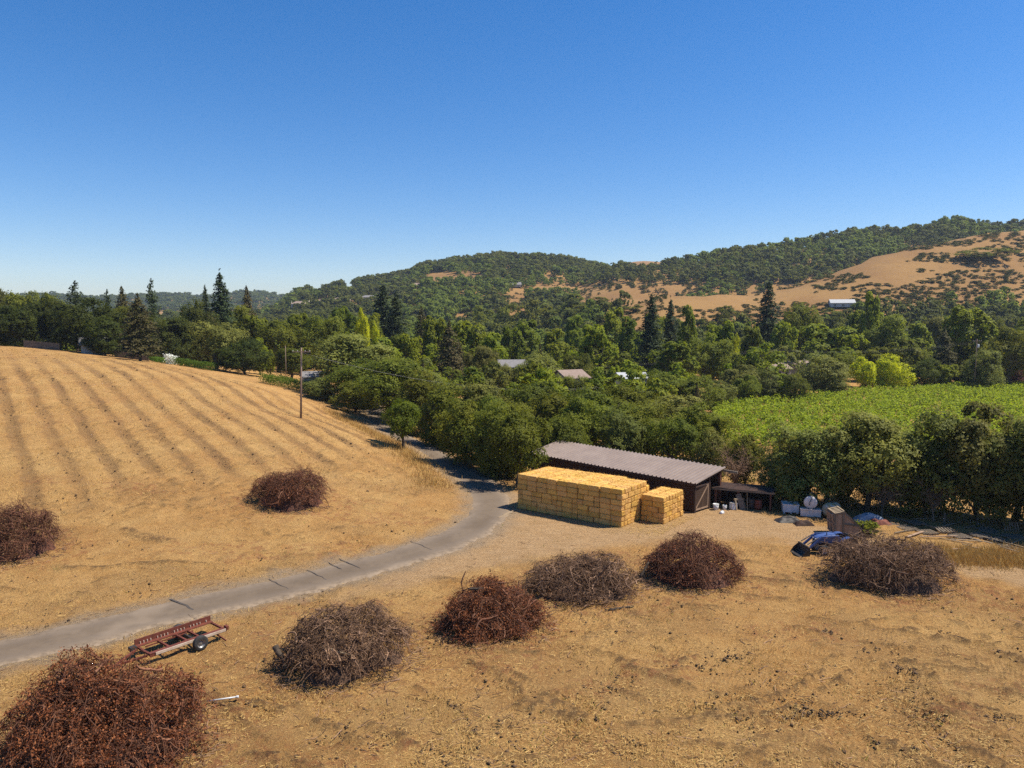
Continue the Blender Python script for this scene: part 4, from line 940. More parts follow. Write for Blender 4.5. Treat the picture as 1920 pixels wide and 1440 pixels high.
def tipped_box():
    x, y, z = place(1570, 1006)
    o = empty('tipping_trailer', (x-.15, y, z), -.08, 'old wooden trailer box tipped up on end behind the blue tractor', 'trailer')
    prof = [(0, .1), (-.12, 1.62), (.55, 1.78), (1.75, .62), (1.7, .12)]; nrm = (0, 1, 0)
    for s, nm in ((0, 'side_panel'), (1.35, 'side_panel')):
        MB().poly([(p[0], s, p[1]) for p in prof], .05, nrm).build(nm, M['brown_wood'], o)
    f = MB()
    for a, b in zip(prof, prof[1:]+prof[:1]): f.bar((a[0], -.035, a[1]), (b[0], -.035, b[1]), .06, .12)
    f.bar((.5, -.036, 1.7), (.52, -.036, .15), .06, .1); f.bar((.52, -.037, .9), (1.5, -.037, .8), .06, .09); f.build('side_frame', M['grey_wood'], o)
    MB().poly([(-.03, .05, .12), (-.03, 1.35, .12), (-.15, 1.35, 1.6), (-.15, .05, 1.6)], .04, (1, 0, 0)).build('end_panel', M['brown_wood'], o)
    f = MB()
    for q in (.1, .7, 1.3): f.bar((-.07, q, .12), (-.19, q, 1.6), .1, .06)
    for q in (.2, .85, 1.5): f.bar((-.075-.08*q, .05, q), (-.075-.08*q, 1.35, q), .06, .1)
    f.build('end_frame', M['brown_wood'], o)
    f = MB()
    for q in (.0, .32, .62, .95, 1.3): f.bar((-.12, q, 1.66), (.55, q, 1.83), .18, .05)
    f.bar((-.1, 0, 1.69), (-.1, 1.4, 1.69), .1, .06); f.bar((.53, 0, 1.85), (.53, 1.4, 1.85), .1, .06); f.build('top_slats', M['pale_wood'], o)
    MB().bar((.75, 1.3, 1.75), (2.0, 1.25, .55), .1, .1).build('raised_side', M['dark_wood'], o)
    MB().bar((1.85, -.1, .0), (1.85, -.1, .95), .1, .1).build('jack_post', M['dark_steel'], o)
    MB().lathe([(.1, 0), (.24, 0), (.3, .05), (.3, .14), (.24, .19), (.1, .19)], (2.35, .1, .3), (0, 1, 0), 20).build('wheel', M['tyre'], o)
    MB().poly([(1.9, .1, .75), (3.1, .15, .45), (3.1, .15, .3), (1.9, .1, .3)], .04, nrm).build('tail_board', M['pale_wood'], o)
tipped_box()
# ---------------- tractor with loader ----------------
def tractor():
    o = empty('tractor', (22.1, 48.75, 0), math.pi+.12, 'blue compact tractor with front loader half hidden behind the brush pile', 'tractor')
    bl = M['blue_paint']; dk = M['dark_steel']
    def wheel(x, y, r, w):
        s = 1 if y > 0 else -1
        t = MB().lathe([(r*.55, -w/2), (r*.9, -w/2), (r, -w*.3), (r, w*.3), (r*.9, w/2), (r*.55, w/2)], (x, y, r), (0, 1, 0), 24)
        for k in range(18):
            a = k*math.pi/9; t.box((x+math.cos(a)*r*.99, y+(w*.22 if k % 2 else -w*.22), r+math.sin(a)*r*.99), (.04, w*.55, .07), Matrix.Rotation(-a, 3, 'Y'))
        to = t.build('wheel', M['tyre'], o)
        MB().lathe([(0, -.05), (r*.2, -.05), (r*.5, -w*.2), (r*.56, -w*.35), (r*.56, w*.35), (r*.5, w*.2), (r*.2, .05), (0, .05)], (x, y, r), (0, 1, 0), 20).build('rim', M['white_plastic'], to)
    for s in (-1, 1): wheel(0, s*.62, .58, .34); wheel(1.6, s*.52, .36, .22)
    MB().box((.75, 0, .62), (1.7, .34, .3), bevel=.03).build('chassis', dk, o)
    pr = [(.62, .75), (.62, 1.32), (1.0, 1.36), (1.75, 1.25), (2.02, 1.12), (2.06, .78)]
    mb = MB().poly([(a, -.3, b) for a, b in pr], .6, (0, 1, 0)); bmesh.ops.bevel(mb.bm, geom=mb.bm.edges[:], offset=.05, segments=3, affect='EDGES'); mb.build('hood', bl, o)
    MB().box((2.05, 0, .92), (.03, .44, .22), bevel=.01).build('grille', dk, o)
    for s in (-1, 1): MB().box((2.045, s*.17, 1.07), (.035, .12, .06)).build('headlight', M['white_plastic'], o)
    for s in (-1, 1):
        MB().poly([(math.cos(a)*.66, s*.62-.19, .58+math.sin(a)*.66) for a in np.linspace(.35, 2.8, 9)]+[(math.cos(a)*.61, s*.62-.19, .58+math.sin(a)*.61) for a in np.linspace(2.8, .35, 9)], .38, (0, 1, 0)).build('fender', bl, o)
    MB().box((.0, 0, .95), (.42, .42, .1), bevel=.03).box((-.2, 0, 1.15), (.08, .42, .36), bevel=.03).build('seat', dk, o)
    MB().lathe([(.15, 0), (.17, .015), (.15, .03), (.13, .015), (.15, 0)], (.42, 0, 1.22), (-.5, 0, .85), 16).tube([(.6, 0, 1.15), (.42, 0, 1.23)], .02, 6).build('steering_wheel', dk, o)
    for s in (-1, 1):
        a = MB(); y = s*.42
        a.bar((.55, y, .7), (.6, y, 1.28), .1, .12); a.bar((.55, y, 1.26), (1.75, y, 1.22), .09, .15, bevel=.015); a.bar((1.72, y, 1.26), (2.75, y, .42), .09, .15, bevel=.015)
        ao = a.build('loader_arm', bl, o)
        MB().bar((1.0, y*1.02, .75), (1.9, y*1.02, 1.0), .06, .06).bar((1.95, y, 1.22), (2.75, y, .78), .05, .05).build('ram', M['steel'], ao)
    bk = MB(); bp = [(2.72, .62), (2.70, .12), (2.85, .04), (3.35, .0), (3.36, .03), (2.9, .1), (2.77, .2), (2.77, .62)]
    bk.poly([(a, -.72, b) for a, b in bp], 1.44, (0, 1, 0))
    for s in (-.74, .72): bk.poly([(2.72, s, .64), (2.72, s, .06), (3.34, s, 0), (3.1, s, .35)], .02, (0, 1, 0))
    bk.box((2.74, 0, .64), (.1, 1.48, .06)); bk.build('loader_bucket', dk, o)
    MB().tube([(1.3, .2, 1.28), (1.3, .2, 1.5)], .03, 8).build('exhaust', dk, o)
tractor()
# ---------------- flat-deck trailer without its deck ----------------
def trailer():
    f = [on_level(px, py, .55) for px, py in ((281, 1223), (425, 1174))]
    a = Vector(f[0]); b = Vector(f[1]); a.z = b.z = 0; e = (b-a).normalized(); L = (b-a).length; rz = math.atan2(e.y, e.x)
    z0 = hz(a.x, a.y)
    o = empty('trailer', (a.x, a.y, z0), rz, 'rusty red open frame trailer with two wheels and no deck beside the road', 'trailer')
    ru = M['rust']; W = 1.55; H = .5
    MB().bar((0, W, H+.14), (L, W, H+.14), .05, .25).bar((0, W-.14, H), (L, W-.14, H), .28, .04).build('far_rail', ru, o)
    pg = MB()
    for k in range(21):
        if k % 5 != 4: pg.box((.25+k*(L-.5)/20, W-.045, H+.07), (.035, .05, .1))
    pg.build('stake_clips', M['rail_pale'], o)
    MB().bar((0, .1, H+.02), (L, .1, H+.02), .2, .05).bar((0, .02, H-.05), (L, .02, H-.05), .04, .15).build('near_rail', ru, o)
    MB().bar((.25, -.03, H-.02), (L*.98, -.03, H-.02), .05, .12).build('side_strip', M['rail_pale'], o)
    for k in (0.02, .27, .5, .66, .99): MB().bar((k*L, 0.05, H-.06), (k*L, W, H-.06), .09, .09).build('cross_member', ru, o)
    for s in (.18, .82): MB().bar((.1*L, W*s, H-.1), (.72*L, W*s, H-.1), .05, .06).build('spring_rail', ru, o)
    MB().bar((0, .25, H-.1), (-1.15, W/2-.03, H-.28), .09, .09).bar((0, W-.25, H-.1), (-1.15, W/2+.03, H-.28), .09, .09).bar((-1.0, W/2, H-.26), (-1.55, W/2, H-.3), .12, .1).build('drawbar', ru, o)
    MB().lathe([(0, 0), (.07, .02), (.085, .08), (.06, .14), (0, .15)], (-1.55, W/2, H-.36), (0, 0, 1), 12).build('coupler', M['dark_steel'], o)
    MB().box((-.15, W-.15, H-.05), (.3, .3, .2), bevel=.02).build('tool_box', M['dark_steel'], o)
    MB().tube([(-.75, W/2, H-.22), (-.75, W/2, .02)], .035, 8).build('jack_stand', M['dark_steel'], o)
    wx = .60*L; R = .36
    MB().bar((wx, -.2, R), (wx, W+.2, R), .09, .09).build('axle', M['dark_steel'], o)
    for y in (-.26, W+.28):
        t = MB().lathe([(.2, -.11), (.31, -.115), (.352, -.085), (R, -.05), (R, .05), (.352, .085), (.31, .115), (.2, .11)], (wx, y, R), (0, 1, 0), 32).build('wheel', M['tyre'], o)
        rm = MB().lathe([(0, -.03), (.06, -.05), (.09, -.03), (.14, -.01), (.175, -.06), (.205, -.105), (.21, -.105), (.21, .1), (.175, .06), (.1, .03), (0, .03)], (wx, y, R), (0, 1, 0), 28)
        for k in range(6): rm.box((wx+math.cos(k*1.047)*.1, y-.035, R+math.sin(k*1.047)*.1), (.03, .03, .03))
        rm.build('rim', M['steel'], t)
    MB().box((L+.03, .1, H+.03), (.14, .26, .2), bevel=.02).build('tail_bracket', ru, o)
    MB().bar((L*.86, .1, H-.1), (L*.95, -.25, .03), .06, .06).build('rear_stand', ru, o)
trailer()
# ---------------- brush piles of grubbed-out vines ----------------
def tubes_batch(P, R, n=3):
    N, m, _ = P.shape; T = np.gradient(P, axis=1); T /= np.maximum(np.linalg.norm(T, axis=2, keepdims=True), 1e-9)
    ref = np.where(np.abs(T[:, :1, 2:3]) < .8, np.array([0, 0, 1.0]), np.array([1.0, 0, 0])); ref = np.broadcast_to(ref, T.shape)
    a = np.cross(T, ref); a /= np.maximum(np.linalg.norm(a, axis=2, keepdims=True), 1e-9); b = np.cross(T, a); A = np.arange(n)*2*math.pi/n
    V = P[:, :, None]+(a[:, :, None]*np.cos(A)[:, None]+b[:, :, None]*np.sin(A)[:, None])*R[:, :, None, None]
    i = (np.arange(N)*m*n)[:, None, None]+(np.arange(m-1)*n)[None, :, None]; k = np.arange(n)[None, None]
    Q = np.stack([i+k, i+(k+1) % n, i+n+(k+1) % n, i+n+k], -1).reshape(-1, 4)
    return V.reshape(-1, 3), Q
def canes(p0, t0, L, m, curl, grav, rs):
    N = len(p0); P = np.empty((N, m, 3)); P[:, 0] = p0; t = unit(t0); ax = unit(rs.normal(size=(N, 3)))*rs.uniform(.3, 1, (N, 1))*curl
    st = (L/(m-1))[:, None]
    for k in range(1, m):
        t = unit(t+np.cross(ax, t)+rs.normal(size=(N, 3))*.22+np.array([0, 0, -grav])); P[:, k] = P[:, k-1]+t*st
    return P
PILE_LOOK = [ # label, share of leaves
 ('largest reddish brush pile, nearest in the bottom left corner', 15000, 'twig_red', 'redleaf', 1.0), ('grey-brown pile of vine roots right of the rusty trailer', 2600, 'twig_brown', 'brownleaf', 1.0),
 ('rusty red brush pile in the middle of the near row', 8000, 'twig_red', 'redleaf', 1.0), ('low grey-brown brush pile with a forked stub, between two redder piles', 2400, 'twig_brown', 'brownleaf', 1.0),
 ('purplish red-brown brush pile in front of the small straw stack', 3200, 'twig_red', 'redleaf', 1.0), ('wide tangled brown brush pile in front of the blue tractor', 1800, 'twig_brown', 'brownleaf', .80),
 ('dark red rounded brush pile alone on the slope above the road', 3000, 'twig_red', 'redleaf', 1.0), ('reddish brown brush pile cut by the left photo edge', 3500, 'twig_red', 'brownleaf', 1.0)]
def pile(i):
    (cx, cy_, gz, rx, ry, h, kd), (label, nleaf, wood, leafm, fy) = PILES[i], PILE_LOOK[i]
    rs = np.random.RandomState(700+i); ry *= fy
    cy_ = cy_-ry*(1-fy)
    o = empty('brush_pile', (cx, cy_, gz), 0, label, 'brush pile', 'piles of grubbed-out vines')
    FL = (.6, .6, .5, .5, .5, .8, .6, .6)[i]
    lumps = [(0, 0, 1.0, .85)]+[(rs.uniform(-.55, .55), rs.uniform(-.5, .5), rs.uniform(.55, .95), rs.uniform(.3, .5)) for _ in range(7)]
    def dome(u, v):
        an = np.arctan2(v, u); r = np.hypot(u, v)/(1+.34*(vnoise(an*1.6+10, an*0+i*3.3, 3+i)-.5)+.10*np.sin(3*an+i))
        m = np.zeros(np.shape(u))
        for (a, b, hh, w) in lumps: m = np.maximum(m, hh*np.exp(-((u-a)**2+(v-b)**2)/(1.1*w*w)))
        return h*np.maximum(1-r**(6 if i == 5 else 3), 0)**(.4 if i == 5 else .55)*np.minimum(FL+(1.05-FL)*m, 1.0)*(.72+.5*fbm(u*2.6+i*9, v*2.6+5, 13+i, 2))
    def pts(n, lo, hi):
        a = rs.uniform(0, 2*math.pi, n); r = np.sqrt(rs.uniform(0, 1, n))*.9; u = r*np.cos(a); v = r*np.sin(a); z = dome(u, v); s = rs.uniform(lo, hi, n)
        return np.stack([u*rx*(.9+.1*s), v*ry*(.9+.1*s), z*s+.03], 1), np.stack([u, v, .5+z/h*.6], 1)
    Vs = []; Qs = []; Ts = []; base = 0
    def add(P, R, n, tint):
        nonlocal base
        gzz = height(cx+P[..., 0], cy_+P[..., 1])-gz
        lim = np.maximum(dome(P[..., 0]/rx, P[..., 1]/ry), .12)*1.03+.16
        over = np.maximum(P[..., 2]-lim, 0); P[..., 2] = np.maximum(P[..., 2]-over*.55, gzz+.015+rs.uniform(0, .28, (len(P), 1)))
        V, Q = tubes_batch(P, R, n); Vs.append(V); Qs.append(Q+base); base += len(V); Ts.append(np.repeat(np.clip(tint, 0, 1), (P.shape[1]-1)*n))
    A = rx*ry/9.0
    # each grubbed-out vine: a gnarled stub with a fan of long curling canes
    nv = int(150*A); p, out = pts(nv, .45, 1.0); ax0 = unit(rs.normal(size=(nv, 3))*np.array([1, 1, .45])+unit(out)*.15); Lv = rs.uniform(.6, 1.3, nv)
    P = canes(p-ax0*Lv[:, None]*.5, ax0, Lv, 7, .35, 0, rs)
    add(P, rs.uniform(.022, .05, (nv, 1))*np.linspace(1, .6, 7)[None]*(1+.22*rs.normal(size=(nv, 7))).clip(.5, 1.6), 6, rs.beta(1.5, 2.5, nv))
    vt = rs.beta(1.1, 2.4, nv); tips = []
    for npc, L0, L1, r0, m, cone, curl in ((6, .7, 1.8, .0155, 9, .55, .6), (9, .3, .95, .0085, 7, .9, .8)):
        idx = np.repeat(np.arange(nv), npc); n = len(idx); s0 = P[idx, rs.randint(3, 7, n)]
        t0 = ax0[idx]+rs.normal(size=(n, 3))*cone; L = rs.uniform(L0, L1, n); C = canes(s0+rs.normal(size=(n, 3))*.05, t0, L, m, curl, .03, rs)
        add(C, np.maximum(r0*rs.uniform(.6, 1.5, (n, 1))*np.linspace(1, .4, m)[None], .0035), 3, np.clip(vt[idx]*.75+rs.beta(1.0, 2.6, n)*.6-.12, 0, 1)); tips.append(C[:, -3:].reshape(-1, 3))
    n = int(650*A); p, out = pts(n, .55, 1.03); t0 = rs.normal(size=(n, 3))*np.array([1, 1, .5]); L = rs.uniform(.4, 1.5, n)
    C = canes(p-unit(t0)*L[:, None]*.4, t0, L, 8, .8, .02, rs); add(C, .012*rs.uniform(.5, 1.6, (n, 1))*np.linspace(1, .4, 8)[None], 3, rs.beta(1.0, 2.4, n))
    n = int(4*A)+2; p, out = pts(n, .8, 1.0); t0 = unit(rs.normal(size=(n, 3))*np.array([1, 1, .3])+np.array([0, 0, .05])+unit(out)*.3); C = canes(p-t0*.5, t0, rs.uniform(.8, 1.8, n), 6, .3, 0, rs)
    V, Q = tubes_batch(C, rs.uniform(.03, .075, (n, 1))*np.linspace(1.1, .55, 6)[None]*(1+.2*rs.normal(size=(n, 6))).clip(.6, 1.5), 7); Vs.append(V); Qs.append(Q+base); base += len(V); Ts.append(np.repeat(rs.beta(1.5, 2.5, n), 35))
    tips = np.concatenate(tips)
    # dense core of packed wood
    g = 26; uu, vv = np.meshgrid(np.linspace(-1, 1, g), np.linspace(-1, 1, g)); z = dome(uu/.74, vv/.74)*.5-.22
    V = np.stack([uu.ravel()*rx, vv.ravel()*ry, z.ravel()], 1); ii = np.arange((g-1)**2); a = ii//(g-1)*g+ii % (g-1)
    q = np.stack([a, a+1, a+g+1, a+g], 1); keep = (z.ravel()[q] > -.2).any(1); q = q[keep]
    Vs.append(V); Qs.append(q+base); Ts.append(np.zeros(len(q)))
    link('branches', np_mesh('branches', np.concatenate(Vs), np.concatenate(Qs), [M[wood]], fattr=dict(tint=np.concatenate(Ts))), o)
    c = tips[rs.randint(len(tips), size=nleaf)]
    if kd in ('mixed', 'brown'): c = c[(fbm(c[:, 0]*.7+i, c[:, 1]*.7, 3, 2) > .42)]
    c = c+rs.normal(size=c.shape)*.06; cl = np.repeat(c, 2, 0)+rs.normal(size=(len(c)*2, 3))*.05
    V, Q = leaf_quads(cl, rs.normal(size=cl.shape)+np.array([0, 0, .4]), rs.uniform(.05, .12, len(cl)), .55, rs)
    link('dead_leaves', np_mesh('dead_leaves', V, Q, [M[leafm]], fattr=dict(tint=np.clip(rs.normal(.45, .3, len(Q)), 0, 1))), o)
for i in range(len(PILES)): pile(i)
def log(px, py, d, ln, r, ang, tilt, mat, label, name='log'):
    x, y, z = at_depth(px, py, d); rs = np.random.RandomState(int(px))
    k = np.linspace(-.5, .5, 7); P = np.stack([k*ln, rs.normal(size=7)*r*.25, rs.normal(size=7)*r*.2], 1)
    mb = MB().tube([tuple(p) for p in P], list(r*(1.1-.35*(k+.5))*(1+rs.normal(size=7)*.07)), 9)
    mb.tube([tuple(P[3]), tuple(P[3]+np.array([ln*.12, .02, r*2.2]))], [r*.4, r*.18], 6)
    ob = mb.build(name, M[mat], None, (x, y, z)); ob.rotation_euler = (0, tilt, ang); tag(ob, label, name.replace('_', ' '))
p2 = PILES[1]
log(632, 1222, p2[1]-.55*p2[4], 1.6, .075, -.35, .05, 'pale_wood', 'pale smooth log lying across the grey-brown pile right of the trailer')
log(528, 1232, p2[1]-.30*p2[4], 1.2, .13, -.75, .65, 'bark', 'thick bark-covered stump at the left end of the pile by the trailer', 'stump')
log(1208, 1068, PILES[3][1]-.2*PILES[3][4], 1.0, .06, .6, -.9, 'bark', 'forked dark stub rising from the low grey-brown pile', 'branch_stub')
log(895, 1104, PILES[2][1]-.1, .9, .06, .1, 0, 'bark', 'short dark log end behind the rusty red middle pile')
log(1165, 1140, 39.0, 1.5, .05, .35, .0, 'bark', 'crooked stick on the ground right of the low grey-brown pile', 'stick')
x, y, z = place(400, 1326)
o = empty('white_pipe', (x-.3, y+.15, z+.12), .12, 'white plastic pipe poking out right of the largest reddish brush pile', 'pipe')
MB().tube([(0, 0, .05), (1.15, 0, .16)], .03, 10).build('tube', M['white_plastic'], o); MB().lathe([(.045, 0), (.05, .02), (.05, .09), (.045, .1), (.01, .1)], (1.13, 0, .158), (1, 0, .1), 12).build('cap', M['white_plastic'], o)
# ---------------- lumber, pallets and scrap in the shade on the right ----------------
def pallet(x, y, rz, lab, tilt=0.0, zoff=0.0):
    o = empty('pallet', (x, y, hz(x, y)+zoff), rz, lab, 'pallet', 'old grey pallets in the shade'); o.rotation_euler[0] = tilt
    for s in (-.5, 0, .5): MB().box((0, s, .06), (1.2, .04, .09)).build('stringer', M['grey_wood'], o)
    for k in range(6): MB().box((-.52+k*.208, 0, .117), (.1, 1.05, .02)).build('slat', M['grey_wood'], o)
PL = [(1668,985,.3,0),(1700,992,.5,.05),(1738,1000,.1,0),(1772,996,-.1,.1),(1800,1008,.25,0),(1836,1006,.4,0),(1868,1014,.1,0),(1900,1008,-.2,0),(1716,982,.2,0),(1850,996,.15,.1)]
for k, (px, py, rz, tl) in enumerate(sorted(PL)):
    x, y, z = place(px, py); pallet(x, y, rz, f"weathered grey pallet in the shaded scrap, {ordinal(k+1)} pallet from the left", tl)
x, y, z = place(1905, 1000); pallet(x, y+.6, .1, 'grey pallet standing upright under the trees at the right edge', 1.25, .1)
k = 0; PLK = []
for (px, py) in ((1690,1000),(1715,1006),(1745,990),(1760,1010),(1785,985),(1792,1018),(1815,1016),(1825,990),(1846,1018),(1862,1004),(1880,1020),(1895,1022),(1905,1030),(1915,1036),(1912,1040),(1680,975),(1730,975),(1812,1032),(1842,1036)): PLK.append((px, py))
for k, (px, py) in enumerate(sorted(PLK)):
    x, y, z = place(px, py); a = rj.choice((.1, .25, -.25, .6, -1.0, 1.9)); ln = rj.uniform(1.4, 3.2)
    if px > 1890 and py > 1025: a = -1.0; ln = 2.4
    mb = MB().box((0, 0, .03), (ln, rj.choice((.09, .14, .19)), .04)); ob = mb.build('plank', M[rj.choice(('grey_wood', 'grey_wood', 'pale_wood', 'brown_wood'))], None, (x, y, z+.06+.03*(k % 3)), a); ob.rotation_euler[1] = rj.uniform(-.06, .06)
    tag(ob, f"old plank lying in the scrap on the right, {ordinal(k+1)} plank from the left", 'plank', 'loose planks in the scrap')
for k, (px, py, hh) in enumerate(((1770,985,.9),(1832,985,1.0),(1842,990,.8),(1632,1000,.8))):
    x, y, z = place(px, py); ob = MB().bar((0, 0, 0), (.05, .02, hh), .08, .08).build('stake', M['grey_wood'], None, (x, y, z)); tag(ob, f"thin grey stake standing in the scrap, {['second','third','fourth','first'][k]} stake from the left", 'stake', 'stakes in the scrap')
x, y, z = place(1632, 978)
def crumple(name, x, y, z, w, d, h, mat, label, cat, seed):
    g = 22; u, v = np.meshgrid(np.linspace(-1, 1, g), np.linspace(-1, 1, g)); e = np.maximum(1-np.maximum(np.abs(u), np.abs(v))**3, 0)
    zz = h*e*(.35+.9*fbm(u*1.7+seed, v*1.7, seed, 3))+.02; n = fbm(u*3+9, v*3, seed+4, 2)-.5
    V = np.stack([(u+n*.15)*w/2, (v+n*.2)*d/2, zz], -1).reshape(-1, 3); ii = np.arange((g-1)**2); a = ii//(g-1)*g+ii % (g-1)
    tag(link(name, np_mesh(name, V, np.stack([a, a+1, a+g+1, a+g], 1), [M[mat]], smooth=False), None, (x, y, z)), label, cat)
crumple('tarp', x, y, z, 2.3, 1.3, .75, 'blue_tarp', 'crumpled grey-blue tarp behind the tipped wooden trailer', 'tarp', 3)
x, y, z = place(1478, 978); crumple('tarp', x, y, z, 1.9, 1.0, .4, 'dark_steel', 'crumpled black plastic sheet in front of the white harvest bin', 'plastic sheet', 7)
x, y, z = place(1500, 985); crumple('scrap_heap', x+.3, y, z, 1.4, .8, .35, 'dark_wood', 'low dark heap of wood scraps before the white steel box', 'scrap heap', 9)
x, y, z = place(1650, 985); crumple('scrap_heap', x, y, z, 1.6, .9, .5, 'rust', 'rusty brown scrap heap right of the blue tarp', 'scrap heap', 12)
for k, (px, py) in enumerate(((948, 967), (956, 962))):
    x, y, z = place(px, py); tag(MB().box((0, 0, .04), (2.0, .12, .05)).build('plank', M['pale_wood'], None, (x, y, z+.02), .95+.05*k), ('left' if k == 0 else 'right')+' one of two pale planks lying left of the long straw stack', 'plank', 'planks by the straw stack')
# ---------------- utility poles and wires ----------------
def pole(px, py_top, d, arms, label, lean=0.0, transformer=False):
    x, y, zt = at_depth(px, py_top, d); zb = hz(x, y); h = zt-zb
    o = empty('utility_pole', (x, y, zb), .15, label, 'utility pole', 'utility poles')
    MB().tube([(0, 0, -.3), (lean*h*.5, 0, h*.5), (lean*h, 0, h)], [.13, .115, .09] if arms else [.08, .07, .06], 10).build('post', M['pole_wood'], o)
    for dz in arms:
        c = MB().bar((lean*h-1.1, -.14, h-dz), (lean*h+1.1, -.14, h-dz), .09, .11).build('crossarm', M['pole_wood'], o)
        for q in (-1, -.45, .45, 1): MB().lathe([(.03, 0), (.045, .03), (.03, .06), (.05, .09), (.0, .12)], (lean*h+q, -.14, h-dz+.055), (0, 0, 1), 8).build('insulator', M['white_plastic'], c)
    if transformer: MB().lathe([(0, 0), (.22, 0), (.24, .05), (.24, .7), (.2, .75), (0, .78)], (.34, 0, h-1.9), (0, 0, 1), 14).build('transformer', M['white_plastic'], o)
    return Vector((x, y, zt))
T1 = pole(561, 652, 92, (.5,), 'tall wooden utility pole at the shaded edge of the furrowed field', .03)
T2 = pole(535, 648, 150, (), 'thin grey pole behind the green hedge, left of the tall wooden pole')
T3 = pole(1422, 650, 178, (.3, .9), 'dark utility pole with two crossarms beside the tan-roofed house')
T4 = pole(1832, 636, 168, (.4,), 'utility pole with a white transformer at the right behind the vineyard', transformer=True)
def wire(a, b, sag, off, label, grp, n=2):
    a = Vector(a); b = Vector(b); mb = MB()
    for k in range(n):
        q = Vector((off*k*.7, .2*k, -.18*k*(off > 0)))
        mb.tube([a.lerp(b, t)+q-Vector((0, 0, sag*4*t*(1-t))) for t in np.linspace(0, 1, 18)], .006, 4)
    tag(mb.build('power_line', M['wire'], None), label, 'power line', grp)
wire(T1+Vector((0, 0, -.5)), at_depth(1120, 725, 118), 2.0, .8, 'thin wires running right from the tall wooden pole', 'power lines')
wire(T3+Vector((0, 0, -.3)), T4+Vector((0, 0, -.4)), 1.5, .8, 'wires strung between the two right-hand poles', 'power lines', 3)
wire(T3+Vector((0, 0, -.6)), at_depth(1000, 688, 170), 1.2, .8, 'wires running left from the crossarm pole', 'power lines', 3)
wire(T4+Vector((0, 0, -2.5)), at_depth(2050, 705, 150), .6, .8, 'wires running right from the transformer pole', 'power lines')
wire(at_depth(1130, 740, 112), at_depth(1232, 732, 112), .1, .5, 'single pale cable crossing above the tree belt', 'power lines', 1)
# ---------------- houses ----------------
def house(px, py, d, w, dp, rh, rz, wall, roof, label, name='house', hmax=5.5, hip=False, over=.4, nwin=3):
    """py: photo height of the ridge"""
    x, y, zt = at_depth(px, py, d); zb = hz(x, y); h = max(min(zt-zb-rh, 12), 2.2); zb = zt-rh-h if zt-zb-rh > 2.2 else zb
    o = empty(name, (x, y, zb), rz, label, name.replace('_', ' '))
    MB().box((0, 0, h/2), (w, dp, h)).poly([(-w/2+.003, -dp/2, h), (-w/2+.003, dp/2, h), (-w/2+.003, 0, h+rh-.05)], .15, (1, 0, 0)).poly([(w/2-.153, -dp/2, h), (w/2-.153, dp/2, h), (w/2-.153, 0, h+rh-.05)], .15, (1, 0, 0)).build('wall', M[wall], o)
    mb = MB(); q = w/2+over; hx = (w/2-dp/2.2) if hip else q
    for s in (-1, 1):
        A = [(-q, s*(dp/2+over), h-over*rh/(dp/2)), (q, s*(dp/2+over), h-over*rh/(dp/2)), (hx, 0, h+rh), (-hx, 0, h+rh)]; mb.poly(A, .12, (0, 0, 1))
    if hip:
        for s in (-1, 1): mb.poly([(s*q, -dp/2-over, h-over*rh/(dp/2)), (s*q, dp/2+over, h-over*rh/(dp/2)), (s*hx, 0, h+rh)], .12, (0, 0, 1))
    ro = mb.build('roof', M[roof], o)
    if w > 8: MB().box((w*.22, .8, h+rh*.9), (.7, .7, 1.1)).build('chimney', M[wall], ro)
    for k in range(nwin):
        fx = (k+.5)/nwin*w-w/2
        wo = MB().box((fx, -dp/2-.02, h-1.25), (1.3, .06, 1.2)).build('window', M['white_wall'], o); MB().box((fx, -dp/2-.055, h-1.25), (1.1, .03, 1.0)).build('pane', M['window'], wo)
house(597, 562, 715, 17, 10, 2.6, .1, 'stucco', 'roof_tan', 'leftmost tan-roofed house on the far hillside', hip=True)
house(640, 560, 720, 17, 10, 2.6, -.15, 'stucco', 'roof_tan', 'tan-roofed house in the middle of the far hillside row', hip=True)
house(560, 565, 710, 13, 9, 2.4, .2, 'stucco', 'roof_tan', 'small tan-roofed house left of the far hillside row', hip=True)
house(685, 562, 730, 16, 9, 1.8, .05, 'white_wall', 'roof_grey', 'white-walled low house right of the far hillside row')
house(790, 550, 740, 16, 9, 2, .0, 'stucco', 'roof_tan', 'tan house alone among trees right of the tall far redwoods')
house(925, 544, 700, 14, 9, 2.2, -.1, 'stucco', 'roof_tan', 'brown-roofed house on the centre hill foot')
house(960, 544, 690, 16, 9, 2.4, .1, 'stucco', 'roof_grey', 'grey-roofed house beside the brown-roofed one on the centre hill foot')
house(968, 675, 171, 8, 7, 1.4, .1, 'stucco', 'roof_grey', 'grey-roofed house among the valley trees left of centre')
house(1068, 694, 147, 5, 6, 1.3, .5, 'stucco', 'roof_tan', 'small brown roof peeking between valley trees')
house(1183, 699, 144, 5, 5, .9, .1, 'white_wall', 'roof_white', 'small white-roofed outbuilding beside the yellow-green young trees', 'outbuilding')
house(1490, 677, 195, 14, 8, 1.5, .1, 'stucco', 'roof_tan', 'long tan-roofed house behind the vineyard')
house(1447, 681, 190, 7, 6, 1.2, .3, 'stucco', 'roof_tan', 'low tan-roofed wing left of the house behind the vineyard', nwin=1)
house(1578, 570, 400, 12, 7, 1.8, -.2, 'white_wall', 'roof_white', 'white metal-roofed building at the foot of the grassy hill')
house(583, 697, 146, 3.2, 3.2, .8, .4, 'white_wall', 'roof_grey', 'small white garden shed right of the green hedge', 'garden_shed', nwin=1)
house(178, 654, 160, 5, 5, 1.3, .5, 'white_wall', 'roof_grey', 'low pale-roofed outbuilding under the trees on the field crest', 'outbuilding', nwin=1)
